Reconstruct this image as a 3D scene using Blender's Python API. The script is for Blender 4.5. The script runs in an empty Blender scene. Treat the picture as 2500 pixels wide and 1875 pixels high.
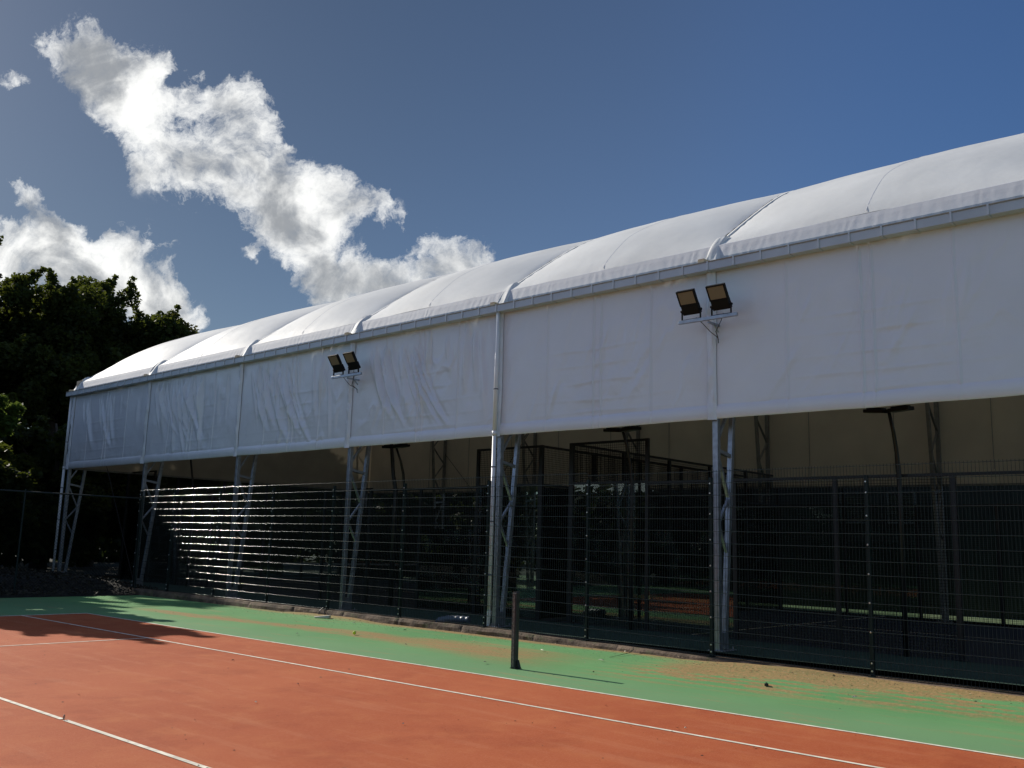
import bpy, math, random
import numpy as np
from mathutils import Vector, Matrix
random.seed(7); rng = np.random.default_rng(7)
D = bpy.data; SC = bpy.context.scene; COL = SC.collection
PI = math.pi; R = math.radians

# ------------------------------------------------------------------ helpers
class MB:
    """collects quads/tris; build() links them as ONE mesh object"""
    def __init__(s): s.v = []; s.f = []; s.n = 0
    def add(s, V, F):
        V = np.asarray(V, float).reshape(-1, 3); F = [tuple(int(i) + s.n for i in f) for f in F]
        s.v.append(V); s.f += F; s.n += len(V); return s
    def box(s, x0, x1, y0, y1, z0, z1):
        V = [(x, y, z) for z in (z0, z1) for y in (y0, y1) for x in (x0, x1)]
        return s.add(V, [(0, 2, 3, 1), (4, 5, 7, 6), (0, 1, 5, 4), (2, 6, 7, 3), (0, 4, 6, 2), (1, 3, 7, 5)])
    def beam(s, a, b, w, h=None, up=(0, 0, 1), w2=None, h2=None):
        h = h or w; w2 = w2 or w; h2 = h2 or h
        a = Vector(a); b = Vector(b); d = (b - a).normalized(); up = Vector(up)
        if abs(d.dot(up)) > .98: up = Vector((1, 0, 0))
        r = d.cross(up).normalized(); u = r.cross(d)
        V = []
        for p, ww, hh in ((a, w, h), (b, w2, h2)):
            for i, j in ((-1, -1), (1, -1), (1, 1), (-1, 1)): V.append(p + r * (i * ww / 2) + u * (j * hh / 2))
        return s.add([tuple(v) for v in V], [(3, 2, 1, 0), (4, 5, 6, 7), (0, 1, 5, 4), (1, 2, 6, 5), (2, 3, 7, 6), (3, 0, 4, 7)])
    def tube(s, P, rad, n=10, caps=True):
        P = [Vector(p) for p in P]; m = len(P)
        rad = [rad] * m if not hasattr(rad, '__len__') else rad
        V = []; prev = None
        for i, p in enumerate(P):
            d = (P[min(i + 1, m - 1)] - P[max(i - 1, 0)]).normalized()
            up = prev or (Vector((0, 0, 1)) if abs(d.z) < .9 else Vector((0, 1, 0)))
            r = d.cross(up).normalized(); u = r.cross(d).normalized(); prev = u
            for k in range(n):
                a = 2 * PI * k / n; V.append(p + r * math.cos(a) * rad[i] + u * math.sin(a) * rad[i])
        F = [(i * n + k, i * n + (k + 1) % n, (i + 1) * n + (k + 1) % n, (i + 1) * n + k) for i in range(m - 1) for k in range(n)]
        if caps: F += [tuple(range(n))[::-1], tuple((m - 1) * n + k for k in range(n))]
        return s.add([tuple(v) for v in V], F)
    def grid(s, X, Y, Z, flip=False):
        a, b = X.shape; V = np.stack([X, Y, Z], -1).reshape(-1, 3)
        I = np.arange(a * b).reshape(a, b)
        F = np.stack([I[:-1, :-1], I[1:, :-1], I[1:, 1:], I[:-1, 1:]], -1).reshape(-1, 4)
        if flip: F = F[:, ::-1]
        return s.add(V, F.tolist())
    def wires(s, A, B, w):
        """many thin square bars A[i]->B[i]"""
        for a, b in zip(A, B): s.beam(a, b, w)
        return s
    def build(s, name, m, parent=None, smooth=False, bevel=0):
        V = np.concatenate(s.v); me = D.meshes.new(name)
        me.from_pydata(V.tolist(), [], s.f); me.update()
        if smooth: me.shade_smooth()
        me.materials.append(m)
        o = D.objects.new(name, me); COL.objects.link(o)
        if parent: o.parent = parent
        if bevel:
            b = o.modifiers.new('bevel', 'BEVEL'); b.width = bevel; b.segments = 2; b.limit_method = 'ANGLE'
        return o

def quads(name, V, m, parent=None):
    """V: (n,4,3) loose quads, fast"""
    n = len(V); me = D.meshes.new(name)
    me.vertices.add(n * 4); me.vertices.foreach_set('co', V.reshape(-1).astype('f4'))
    me.loops.add(n * 4); me.loops.foreach_set('vertex_index', np.arange(n * 4, dtype='i4'))
    me.polygons.add(n); me.polygons.foreach_set('loop_start', np.arange(0, n * 4, 4, dtype='i4'))
    me.update(calc_edges=True); me.materials.append(m)
    o = D.objects.new(name, me); COL.objects.link(o)
    if parent: o.parent = parent
    return o

def tag(o, label=None, cat=None, group=None, kind=None):
    if label: o['label'] = label
    if cat: o['category'] = cat
    if group: o['group'] = group
    if kind: o['kind'] = kind
    return o
def thing(name, label, cat, loc=(0, 0, 0), group=None):
    o = D.objects.new(name, None); COL.objects.link(o); o.location = loc; o.empty_display_size = .2
    return tag(o, label, cat, group)
def dup(o, parent=None, off=None):
    c = o.copy(); COL.objects.link(c)
    if parent: c.parent = parent
    if off: c.location = Vector(c.location) + Vector(off)
    for ch in o.children: dup(ch, c)
    return c
def loc_build(mb, name, m, parent, origin, **k):
    """vertices given in world coordinates, parent Empty stands at origin (no rotation)"""
    mb.v = [v - np.array(origin) for v in mb.v]
    return mb.build(name, m, parent, **k)

# ------------------------------------------------------------------ materials
def mat(name, base=(.5, .5, .5), rough=.6, metal=0, spec=.5, noise=None, bump=None, var=.15, scale=3., trans=None):
    m = D.materials.new(name); m.use_nodes = True; N = m.node_tree.nodes; L = m.node_tree.links
    b = N['Principled BSDF']; b.inputs['Roughness'].default_value = rough; b.inputs['Metallic'].default_value = metal
    b.inputs['Specular IOR Level'].default_value = spec
    tc = N.new('ShaderNodeTexCoord')
    nz = N.new('ShaderNodeTexNoise'); nz.inputs['Scale'].default_value = scale; nz.inputs['Detail'].default_value = 6
    L.new(tc.outputs['Object'], nz.inputs['Vector'])
    cr = N.new('ShaderNodeValToRGB'); cr.color_ramp.elements[0].position = .3; cr.color_ramp.elements[1].position = .7
    cr.color_ramp.elements[0].color = (*[c * (1 - var) for c in base], 1); cr.color_ramp.elements[1].color = (*[min(1, c * (1 + var)) for c in base], 1)
    L.new(nz.outputs['Fac'], cr.inputs['Fac']); L.new(cr.outputs['Color'], b.inputs['Base Color'])
    if bump:
        n2 = N.new('ShaderNodeTexNoise'); n2.inputs['Scale'].default_value = bump[0]; n2.inputs['Detail'].default_value = 5
        L.new(tc.outputs['Object'], n2.inputs['Vector'])
        bp = N.new('ShaderNodeBump'); bp.inputs['Strength'].default_value = bump[1]; bp.inputs['Distance'].default_value = bump[2]
        L.new(n2.outputs['Fac'], bp.inputs['Height']); L.new(bp.outputs['Normal'], b.inputs['Normal'])
    if trans:
        t = N.new('ShaderNodeBsdfTranslucent'); t.inputs['Color'].default_value = (*trans[0], 1)
        mx = N.new('ShaderNodeMixShader'); mx.inputs[0].default_value = trans[1]
        L.new(b.outputs[0], mx.inputs[1]); L.new(t.outputs[0], mx.inputs[2]); L.new(mx.outputs[0], N['Material Output'].inputs['Surface'])
    return m

class G:
    """tiny node-graph helper"""
    def __init__(s, tree): s.t = tree; s.N = tree.nodes; s.L = tree.links
    def m(s, op, a, b=None, c=None, clamp=False):
        n = s.N.new('ShaderNodeMath'); n.operation = op; n.use_clamp = clamp
        for i, v in enumerate((a, b, c)):
            if v is None: continue
            if isinstance(v, (int, float)): n.inputs[i].default_value = v
            else: s.L.new(v, n.inputs[i])
        return n.outputs[0]
    def vm(s, op, a, b=None, out='Vector'):
        n = s.N.new('ShaderNodeVectorMath'); n.operation = op
        for i, v in enumerate((a, b)):
            if v is None: continue
            if isinstance(v, (tuple, list, Vector)): n.inputs[i].default_value = tuple(v)
            else: s.L.new(v, n.inputs[i])
        return n.outputs[out]
    def noise(s, vec, scale, detail=5, rough=.5, dist=0, out='Fac'):
        n = s.N.new('ShaderNodeTexNoise'); n.inputs['Scale'].default_value = scale; n.inputs['Detail'].default_value = detail
        n.inputs['Roughness'].default_value = rough; n.inputs['Distortion'].default_value = dist
        s.L.new(vec, n.inputs['Vector']); return n.outputs[out]
    def smooth(s, v, lo, hi, a=0., b=1.):
        n = s.N.new('ShaderNodeMapRange'); n.interpolation_type = 'SMOOTHSTEP'
        s.L.new(v, n.inputs[0])
        for i, q in enumerate((lo, hi, a, b)): n.inputs[i + 1].default_value = q
        return n.outputs[0]
    def mix(s, f, a, b):
        n = s.N.new('ShaderNodeMix'); n.data_type = 'RGBA'
        for i, v in ((0, f), (6, a), (7, b)):
            if isinstance(v, (int, float)): n.inputs[i].default_value = v
            elif isinstance(v, tuple): n.inputs[i].default_value = (*v, 1) if len(v) == 3 else v
            else: s.L.new(v, n.inputs[i])
        return n.outputs[2]
    def xyz(s, x, y, z):
        n = s.N.new('ShaderNodeCombineXYZ')
        for i, v in enumerate((x, y, z)):
            if isinstance(v, (int, float)): n.inputs[i].default_value = v
            else: s.L.new(v, n.inputs[i])
        return n.outputs[0]
    def sep(s, v):
        n = s.N.new('ShaderNodeSeparateXYZ'); s.L.new(v, n.inputs[0]); return n.outputs

M_ROOF = mat('roof_membrane', (.72, .725, .715), .62, spec=.3, bump=(1.6, .6, .025), var=.07, scale=.7, trans=((.85, .8, .68), .075))
M_SKIRT = mat('curtain_membrane', (.70, .74, .80), .25, bump=(2.2, .5, .03), var=.03, scale=1.2, trans=((.8, .72, .55), .02))
M_FASCIA = mat('fascia_membrane', (.55, .56, .59), .7, spec=.3, bump=(9, .4, .008), var=.04, scale=4)
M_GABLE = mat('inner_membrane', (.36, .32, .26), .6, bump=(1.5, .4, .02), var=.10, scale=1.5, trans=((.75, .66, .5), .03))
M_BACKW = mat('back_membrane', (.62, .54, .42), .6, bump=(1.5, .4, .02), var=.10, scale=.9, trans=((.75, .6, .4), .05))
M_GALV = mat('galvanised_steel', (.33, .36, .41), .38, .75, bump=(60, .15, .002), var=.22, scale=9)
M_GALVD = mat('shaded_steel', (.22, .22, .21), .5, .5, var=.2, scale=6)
M_GUT = mat('gutter_metal', (.48, .53, .58), .45, .1, var=.08, scale=2)
M_GUTE = mat('gutter_trim', (.30, .27, .23), .5, .1)
M_PIPE = mat('white_upvc', (.72, .74, .76), .35, var=.05)
M_FENCE = mat('fence_wire', (.060, .070, .070), .17, .8, var=.1, spec=.6)
M_FPOST = mat('fence_post_paint', (.006, .016, .015), .5, var=.2, spec=.3)
M_VWIRE = mat('vertical_wire', (.030, .036, .036), .6, var=.1, spec=.25)
M_BOLT = mat('zinc_bolt', (.75, .75, .72), .3, .8)
M_BLACK = mat('black_powder_coat', (.010, .011, .013), .4, var=.3, scale=5)
M_BLKW = mat('black_mesh_wire', (.010, .010, .010), .8, spec=.08)
M_LAMP = mat('lamp_housing', (.006, .006, .007), .6, var=.2, spec=.2)
M_LENS = mat('lamp_lens', (.22, .175, .115), .55, var=.05, spec=.3)
M_POST = mat('net_post_paint', (.022, .026, .028), .5, bump=(30, .4, .003), var=.5, scale=14)
M_RUST = mat('worn_edge', (.16, .15, .13), .6, .3, var=.5, scale=40)
M_BALL = mat('ball_felt', (.62, .80, .03), .9, bump=(300, .5, .002), var=.08)
M_BOARD = mat('weathered_board', (.50, .47, .42), .8, bump=(30, .4, .003), var=.2, scale=20)
M_LITTER = mat('pale_litter', (.6, .56, .42), .8)
M_DLIT = mat('dark_litter', (.02, .018, .015), .8)
M_DUCT = mat('corrugated_duct', (.12, .15, .21), .4, var=.1)
M_WOOD = mat('pale_timber', (.62, .50, .32), .7, var=.15, scale=20)
M_TRUNK = mat('bark', (.05, .042, .034), .9, bump=(14, .8, .03), var=.35, scale=6)
M_CABLE = mat('black_cable', (.01, .01, .01), .5)
M_SHED = mat('dark_green_cladding', (.020, .032, .030), .6, var=.25, scale=1.2)
M_LOUV = mat('louvre_grey', (.11, .13, .13), .5)
M_NETTING = mat('windbreak_netting', (.012, .022, .018), .9, var=.3)
M_SHOE = mat('dull_pipe', (.12, .14, .17), .5)

def leafmat(name, a, b, tr, mixv=.35):
    m = D.materials.new(name); m.use_nodes = True; g = G(m.node_tree); N = g.N
    p = N['Principled BSDF']; p.inputs['Roughness'].default_value = .6; p.inputs['Specular IOR Level'].default_value = .12
    tc = N.new('ShaderNodeTexCoord'); n = g.noise(tc.outputs['Object'], .9, 3); n2 = g.noise(tc.outputs['Object'], 9, 2)
    f = g.smooth(g.m('ADD', g.m('MULTIPLY', n, .7), g.m('MULTIPLY', n2, .3)), .38, .62)
    c = g.mix(f, a, b); g.L.new(c, p.inputs['Base Color'])
    t = N.new('ShaderNodeBsdfTranslucent'); t.inputs['Color'].default_value = (*tr, 1)
    mx = N.new('ShaderNodeMixShader'); mx.inputs[0].default_value = mixv
    g.L.new(p.outputs[0], mx.inputs[1]); g.L.new(t.outputs[0], mx.inputs[2]); g.L.new(mx.outputs[0], N['Material Output'].inputs['Surface'])
    return m
M_LEAF = leafmat('dark_leaves', (.012, .020, .008), (.036, .050, .014), (.13, .16, .022), .33)
M_LEAF2 = leafmat('olive_leaves', (.022, .030, .009), (.055, .060, .015), (.12, .12, .02), .34)
M_LEAF3 = leafmat('bright_leaves', (.035, .075, .02), (.08, .13, .03), (.17, .24, .04), .5)
M_HEDGE = leafmat('hedge_leaves', (.008, .014, .006), (.022, .034, .012), (.05, .07, .012), .25)

# glass: thin pane, reflections by Fresnel
M_GLASS = D.materials.new('court_glass'); M_GLASS.use_nodes = True
g = G(M_GLASS.node_tree); N = g.N; N.remove(N['Principled BSDF'])
gl = N.new('ShaderNodeBsdfGlossy'); gl.inputs['Roughness'].default_value = .004; gl.inputs['Color'].default_value = (.9, .95, .92, 1)
tr = N.new('ShaderNodeBsdfTransparent'); tr.inputs['Color'].default_value = (.74, .80, .77, 1)
fr = N.new('ShaderNodeFresnel'); fr.inputs['IOR'].default_value = 1.5
tcg = N.new('ShaderNodeTexCoord'); dirt = g.noise(tcg.outputs['Object'], 2.5, 6)
df = N.new('ShaderNodeBsdfDiffuse'); df.inputs['Color'].default_value = (.3, .33, .3, 1)
mx = N.new('ShaderNodeMixShader'); g.L.new(g.m('MULTIPLY', fr.outputs[0], 1.35, clamp=True), mx.inputs[0]); g.L.new(tr.outputs[0], mx.inputs[1]); g.L.new(gl.outputs[0], mx.inputs[2])
mx2 = N.new('ShaderNodeMixShader'); g.L.new(g.smooth(dirt, .45, .75, 0, .05), mx2.inputs[0]); g.L.new(mx.outputs[0], mx2.inputs[1]); g.L.new(df.outputs[0], mx2.inputs[2])
g.L.new(mx2.outputs[0], N['Material Output'].inputs['Surface'])

# painted hard court (red) and its green surround with sand and dust
def court_mat(name, kind):
    m = D.materials.new(name); m.use_nodes = True; g = G(m.node_tree); N = g.N; b = N['Principled BSDF']
    b.inputs['Roughness'].default_value = .85; b.inputs['Specular IOR Level'].default_value = .15
    tc = N.new('ShaderNodeTexCoord'); v = tc.outputs['Object']; X, Y, Z = g.sep(v)
    big = g.noise(v, .35, 4); mid = g.noise(v, 2.3, 5, .6); fine = g.noise(v, 60, 3, .6); streak = g.noise(g.xyz(g.m('MULTIPLY', X, 2.6), g.m('MULTIPLY', Y, .35), 0), 1.6, 6, .62)
    if kind == 'red':
        c = g.mix(g.smooth(big, .3, .7), (.41, .090, .032), (.485, .124, .047))
        c = g.mix(g.smooth(mid, .45, .8, 0, .55), c, (.54, .18, .065))
        c = g.mix(g.smooth(fine, .35, .75, 0, .26), c, (.60, .22, .10)); c = g.mix(g.smooth(g.noise(v, .9, 7, .7), .50, .66, 0, .35), c, (.30, .055, .022)); c = g.mix(g.m('MULTIPLY', g.smooth(streak, .52, .66), .24), c, (.56, .22, .11))
        sp = g.noise(v, 210, 1); c = g.mix(g.smooth(sp, .69, .76, 0, .6), c, (.75, .50, .34))
        sp2 = g.noise(v, 55, 1); c = g.mix(g.smooth(sp2, .73, .78, 0, .55), c, (.10, .03, .02))
    else:
        c = g.mix(g.smooth(big, .3, .7), (.115, .300, .108), (.155, .355, .135))
        c = g.mix(g.smooth(mid, .4, .8, 0, .35), c, (.14, .30, .15))
        # faded rim next to the court, fresher green against the kerb
        near = g.smooth(g.m('ADD', X, g.m('MULTIPLY', mid, .9)), .6, 2.4, .55, 0.)
        c = g.mix(near, c, (.19, .31, .17))
        c = g.mix(g.smooth(fine, .4, .75, 0, .25), c, (.22, .36, .19))
        # orange dust line running up the apron: centre x moves with y
        cx = g.m('ADD', 2.0, g.m('MULTIPLY', g.m('SINE', g.m('MULTIPLY', Y, .42)), .28))
        cx = g.m('ADD', cx, g.m('MULTIPLY', g.m('SUBTRACT', streak, .5), 1.0))
        d1 = g.m('ABSOLUTE', g.m('SUBTRACT', X, cx))
        w1 = g.smooth(Y, -1.0, 7.5, 1.35, .42)
        band = g.smooth(g.m('DIVIDE', d1, w1), .25, 1.0, 1., 0.)
        on = g.m('MULTIPLY', g.smooth(Y, -.6, 1.6), g.smooth(Y, 11., 14., 1., 0.))
        dust = g.m('MULTIPLY', band, on)
        # sand trapped in the ripples to the right
        rip = g.m('ADD', .5, g.m('MULTIPLY', g.m('SINE', g.m('ADD', g.m('MULTIPLY', X, 19.), g.m('ADD', g.m('MULTIPLY', Y, .55), g.m('MULTIPLY', mid, 5.)))), .5))
        on2 = g.m('MULTIPLY', g.smooth(Y, -.4, -1.6, 0., 1.), g.m('MULTIPLY', g.smooth(g.m('ADD', X, g.m('MULTIPLY', Y, .12)), .75, 1.7), g.smooth(Y, -8.5, -7, 0., 1.)))
        st2 = g.noise(g.xyz(g.m('MULTIPLY', X, 1.6), g.m('MULTIPLY', Y, .22), 3.), 2.1, 7, .68); st3 = g.noise(g.xyz(g.m('MULTIPLY', X, 3.5), g.m('MULTIPLY', Y, .5), 9.), 3., 6, .7)
        near2 = g.smooth(X, 2.2, 4.0)
        q2 = g.m('ADD', g.m('MULTIPLY', rip, .46), g.m('ADD', g.m('MULTIPLY', st2, .62), g.m('MULTIPLY', near2, .16)))
        s2 = g.m('MULTIPLY', on2, g.smooth(q2, .45, .76))
        gr = g.noise(v, 24, 4, .7)
        edge = g.m('MULTIPLY', g.smooth(g.m('ADD', X, g.m('MULTIPLY', st3, .5)), 3.95, 4.3), g.smooth(Y, 14., 9., 0., .8))
        dust = g.m('MULTIPLY', dust, g.smooth(gr, .2, .6, .6, 1.)); dust = g.m('MULTIPLY', dust, g.smooth(st3, .30, .6, .35, .95))
        dust = g.m('MAXIMUM', dust, g.m('MULTIPLY', s2, g.smooth(gr, .2, .7, .55, .92))); dust = g.m('MAXIMUM', dust, edge)
        c = g.mix(dust, c, g.mix(g.smooth(gr, .35, .7), (.32, .170, .075), (.46, .265, .125)))
        sc = g.m('MULTIPLY', g.smooth(streak, .53, .68), g.smooth(gr, .38, .7, .08, .55)); c = g.mix(sc, c, (.42, .23, .11))
        sp = g.noise(v, 60, 1); c = g.mix(g.smooth(sp, .735, .78, 0, .8), c, (.05, .04, .02))
    g.L.new(c, b.inputs['Base Color'])
    bp = N.new('ShaderNodeBump'); bp.inputs['Strength'].default_value = .5; bp.inputs['Distance'].default_value = .004
    g.L.new(g.m('ADD', fine, g.m('MULTIPLY', g.noise(v, 160, 2), .8)), bp.inputs['Height']); g.L.new(bp.outputs[0], b.inputs['Normal'])
    return m
M_RED = court_mat('red_court_paint', 'red'); M_GREEN = court_mat('green_court_paint', 'green')
M_LINE = mat('line_paint', (.80, .74, .60), .75, bump=(90, .4, .002), var=.24, scale=9)
M_TURF2 = mat('indoor_turf', (.022, .060, .045), .9, bump=(80, .5, .005), var=.25, scale=6)
M_PADEL = mat('padel_carpet', (.010, .016, .030), .9, bump=(80, .4, .004), var=.25, scale=3)
M_OUT = mat('sunlit_turf', (.11, .165, .08), .9, bump=(60, .5, .006), var=.3, scale=5)
M_DIRT = mat('leaf_litter_soil', (.014, .013, .009), .95, bump=(7, 1, .08), var=.5, scale=5)
M_KERB = D.materials.new('earthy_kerb'); M_KERB.use_nodes = True
g = G(M_KERB.node_tree); b = g.N['Principled BSDF']; tc = g.N.new('ShaderNodeTexCoord'); v = tc.outputs['Object']
a1 = g.noise(v, 3, 6, .65); a2 = g.noise(v, 18, 5, .7)
c = g.mix(g.smooth(a1, .35, .65), (.085, .058, .040), (.21, .145, .098)); c = g.mix(g.smooth(a2, .5, .75, 0, .7), c, (.02, .013, .009))
c = g.mix(g.smooth(g.noise(v, 5, 3), .55, .7, 0, .5), c, (.12, .13, .05)); g.L.new(c, b.inputs['Base Color']); b.inputs['Roughness'].default_value = .9
bp = g.N.new('ShaderNodeBump'); bp.inputs['Strength'].default_value = 1; bp.inputs['Distance'].default_value = .02; g.L.new(a2, bp.inputs['Height']); g.L.new(bp.outputs[0], b.inputs['Normal'])

# ------------------------------------------------------------------ camera
CAM = (-9.551475636, -9.260786293, 1.738473043); YAW, PIT, ROL, FPX = .7375447371, .1702357434, .0280979539, 2290.44756
F = Vector((math.cos(PIT) * math.cos(YAW), math.cos(PIT) * math.sin(YAW), math.sin(PIT)))
r0 = Vector((math.sin(YAW), -math.cos(YAW), 0)); u0 = r0.cross(F)
RR = r0 * math.cos(ROL) + u0 * math.sin(ROL); UU = -r0 * math.sin(ROL) + u0 * math.cos(ROL)
cam = D.cameras.new('camera'); co = D.objects.new('camera', cam); COL.objects.link(co)
mw = Matrix(((RR.x, UU.x, -F.x, CAM[0]), (RR.y, UU.y, -F.y, CAM[1]), (RR.z, UU.z, -F.z, CAM[2]), (0, 0, 0, 1)))
co.matrix_world = mw; cam.sensor_width = 36; cam.lens = FPX / 2500 * 36; cam.clip_end = 3000; cam.clip_start = .05
SC.camera = co

# ------------------------------------------------------------------ light and sky
SUN_EL, SUN_AZ = R(30.2), R(-1.2)     # azimuth measured from +y towards +x
SC.view_settings.view_transform = 'Standard'; SC.view_settings.look = 'None'; SC.view_settings.exposure = 0; SC.view_settings.gamma = 1
sd = Vector((math.sin(SUN_AZ) * math.cos(SUN_EL), math.cos(SUN_AZ) * math.cos(SUN_EL), math.sin(SUN_EL)))
sun = D.lights.new('sun', 'SUN'); sun.energy = 4.85; sun.angle = R(.53); sun.color = (1, .93, .82)
so = D.objects.new('sun', sun); COL.objects.link(so); so.rotation_euler = sd.to_track_quat('Z', 'Y').to_euler(); so.location = (0, 30, 30)
W = D.worlds.new('World'); SC.world = W; W.use_nodes = True; g = G(W.node_tree); N = g.N
bg = N['Background']; sky = N.new('ShaderNodeTexSky'); sky.sky_type = 'NISHITA'; sky.sun_disc = False
sky.sun_elevation = SUN_EL; sky.sun_rotation = SUN_AZ; sky.air_density = 1.1; sky.dust_density = .35; sky.ozone_density = 2.2; sky.altitude = 50
tc = N.new('ShaderNodeTexCoord'); v = tc.outputs['Generated']
# clouds, placed by direction on the sky (gnomonic coordinates about a fixed compass direction)
fz = g.vm('DOT_PRODUCT', v, F, 'Value'); fx = g.vm('DOT_PRODUCT', v, RR, 'Value'); fy = g.vm('DOT_PRODUCT', v, UU, 'Value')
fzs = g.m('MAXIMUM', fz, .05)
P = g.xyz(g.m('DIVIDE', fx, fzs), g.m('DIVIDE', fy, fzs), 0)
wn = g.noise(P, 7, 8, .60, out='Color'); wn = g.vm('SUBTRACT', wn, (.5, .5, .5)); sc_ = g.N.new('ShaderNodeVectorMath'); sc_.operation = 'SCALE'; sc_.inputs['Scale'].default_value = .105
g.L.new(wn, sc_.inputs[0]); PD = g.vm('ADD', P, sc_.outputs[0])
K = 1.1302 / FPX
BL = [(95, 85, 35, .5), (150, 105, 42, .7), (185, 85, 45, .9), (240, 120, 55, 1), (190, 165, 60, .9), (270, 200, 70, 1.1), (345, 130, 50, .9), (330, 270, 70, 1.1), (385, 215, 40, .6), (320, 385, 35, .7), (380, 350, 70, 1), (450, 180, 48, 1), (520, 210, 45, .8), (500, 260, 60, .9), (570, 260, 40, .7),
      (560, 330, 60, .85), (470, 330, 60, .8), (450, 400, 70, 1.1), (545, 400, 75, 1.2), (630, 330, 40, .55), (620, 420, 70, 1), (600, 480, 55, 1), (690, 430, 60, 1), (700, 480, 50, .8), (760, 440, 50, .9), (800, 465, 38, .7), (855, 470, 26, .6), (650, 520, 45, .9),
      (680, 580, 50, 1), (720, 620, 55, 1), (760, 590, 42, .8), (800, 610, 48, .8), (835, 620, 42, .8), (900, 590, 50, 1), (935, 560, 50, 1), (985, 575, 48, 1), (1030, 590, 45, 1), (1060, 600, 40, .9), (1095, 590, 26, .6), (890, 625, 40, .8), (820, 500, 26, .45), (868, 500, 16, .5), (950, 620, 70, 1.1), (650, 655, 24, .5), (1022, 495, 18, .45), (545, 540, 18, .5), (410, 485, 24, .5),
      (15, 172, 32, .8), (35, 400, 40, .8), (80, 425, 45, 1), (135, 465, 42, .9), (20, 520, 62, 1.1), (90, 560, 75, 1.2), (30, 600, 80, 1.1), (165, 540, 60, 1), (220, 600, 60, 1), (255, 510, 38, .8), (285, 560, 55, 1), (320, 610, 55, 1), (365, 650, 50, 1), (400, 690, 42, .9), (440, 690, 24, .7), (345, 545, 22, .5), (150, 235, 30, .35), (60, 545, 60, .9), (130, 590, 60, .9), (0, 560, 60, .9), (265, 590, 50, .8), (350, 670, 46, .7)]
acc = None
for (cx, cy, rr, aa) in BL:
    d = g.vm('DISTANCE', PD, ((cx - 1106) * K, (829.5 - cy) * K, 0), 'Value')
    e = g.m('EXPONENT', g.m('MULTIPLY', g.m('POWER', g.m('DIVIDE', d, rr * K * .90), 2.), -1.))
    acc = g.m('MULTIPLY', e, aa) if acc is None else g.m('MULTIPLY_ADD', e, aa, acc)
for (cx, cy, rr, aa) in [(380, 158, 22, .7), (402, 235, 17, .5), (395, 200, 15, .4), (612, 285, 20, .4), (215, 505, 22, .6), (250, 470, 24, .5), (848, 555, 24, .7), (470, 500, 30, .4)]:
    d = g.vm('DISTANCE', PD, ((cx - 1106) * K, (829.5 - cy) * K, 0), 'Value')
    acc = g.m('SUBTRACT', acc, g.m('MULTIPLY', g.m('EXPONENT', g.m('MULTIPLY', g.m('POWER', g.m('DIVIDE', d, rr * K), 2.), -1.)), aa))
nA = g.noise(PD, 11, 12, .66, .0); nD = g.noise(PD, 34, 8, .7); nB = g.noise(P, 5, 3, .5); nC = g.noise(P, 10, 6, .55, .6)
sund0 = g.vm('DOT_PRODUCT', v, sd, 'Value')
cap = g.m('SUBTRACT', 1., g.m('EXPONENT', g.m('MULTIPLY', acc, -1.15)))
dens = g.m('ADD', g.m('MULTIPLY', cap, 1.38), g.m('MULTIPLY', g.m('SUBTRACT', nA, .5), 3.6))
dens = g.m('ADD', dens, g.m('MULTIPLY', g.m('SUBTRACT', nD, .5), 1.5))
dens = g.m('ADD', dens, g.m('MULTIPLY', g.m('SUBTRACT', nB, .5), .9))
od = g.m('MAXIMUM', g.m('SUBTRACT', dens, .46), 0.)
cover = g.m('SUBTRACT', 1., g.m('EXPONENT', g.m('MULTIPLY', g.m('POWER', od, 1.3), -3.0)))
cover = g.m('MULTIPLY', cover, g.smooth(cap, .04, .30))
cover = g.m('MULTIPLY', cover, g.smooth(fz, .35, .55))
# a second, looser cloud layer out of view, increased to brighten the curtain
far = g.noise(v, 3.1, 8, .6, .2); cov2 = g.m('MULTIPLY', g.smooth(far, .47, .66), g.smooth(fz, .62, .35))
thick = g.smooth(g.m('ADD', g.m('MULTIPLY', cap, .75), g.m('ADD', g.m('MULTIPLY', g.m('SUBTRACT', nC, .5), 3.4), g.m('MULTIPLY', g.m('SUBTRACT', nA, .5), -1.3))), .16, 1.10)
cbr = g.mix(g.smooth(sund0, .55, .9), (9.3, 9.35, 9.3), (11.3, 11.3, 11.0))
ccol = g.mix(g.m('MULTIPLY', thick, .97), cbr, (3.3, 3.5, 3.75))
sund = g.vm('DOT_PRODUCT', v, sd, 'Value')
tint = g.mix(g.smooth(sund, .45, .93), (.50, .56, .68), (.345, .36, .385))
tint = g.mix(g.smooth(fx, .10, .50), tint, (.43, .58, .80)); tint = g.mix(g.smooth(fz, .66, .30), tint, (.80, .90, 1.08))  # unseen sky behind the camera set brighter and bluer as fill for the curtain
skm = N.new('ShaderNodeMix'); skm.data_type = 'RGBA'; skm.blend_type = 'MULTIPLY'; skm.inputs[0].default_value = 1
g.L.new(sky.outputs[0], skm.inputs[6]); g.L.new(tint, skm.inputs[7])
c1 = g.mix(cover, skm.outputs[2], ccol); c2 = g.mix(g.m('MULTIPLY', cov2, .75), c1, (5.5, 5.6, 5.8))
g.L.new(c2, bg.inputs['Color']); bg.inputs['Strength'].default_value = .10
W.cycles.sampling_method = 'MANUAL'; W.cycles.sample_map_resolution = 512

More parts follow.
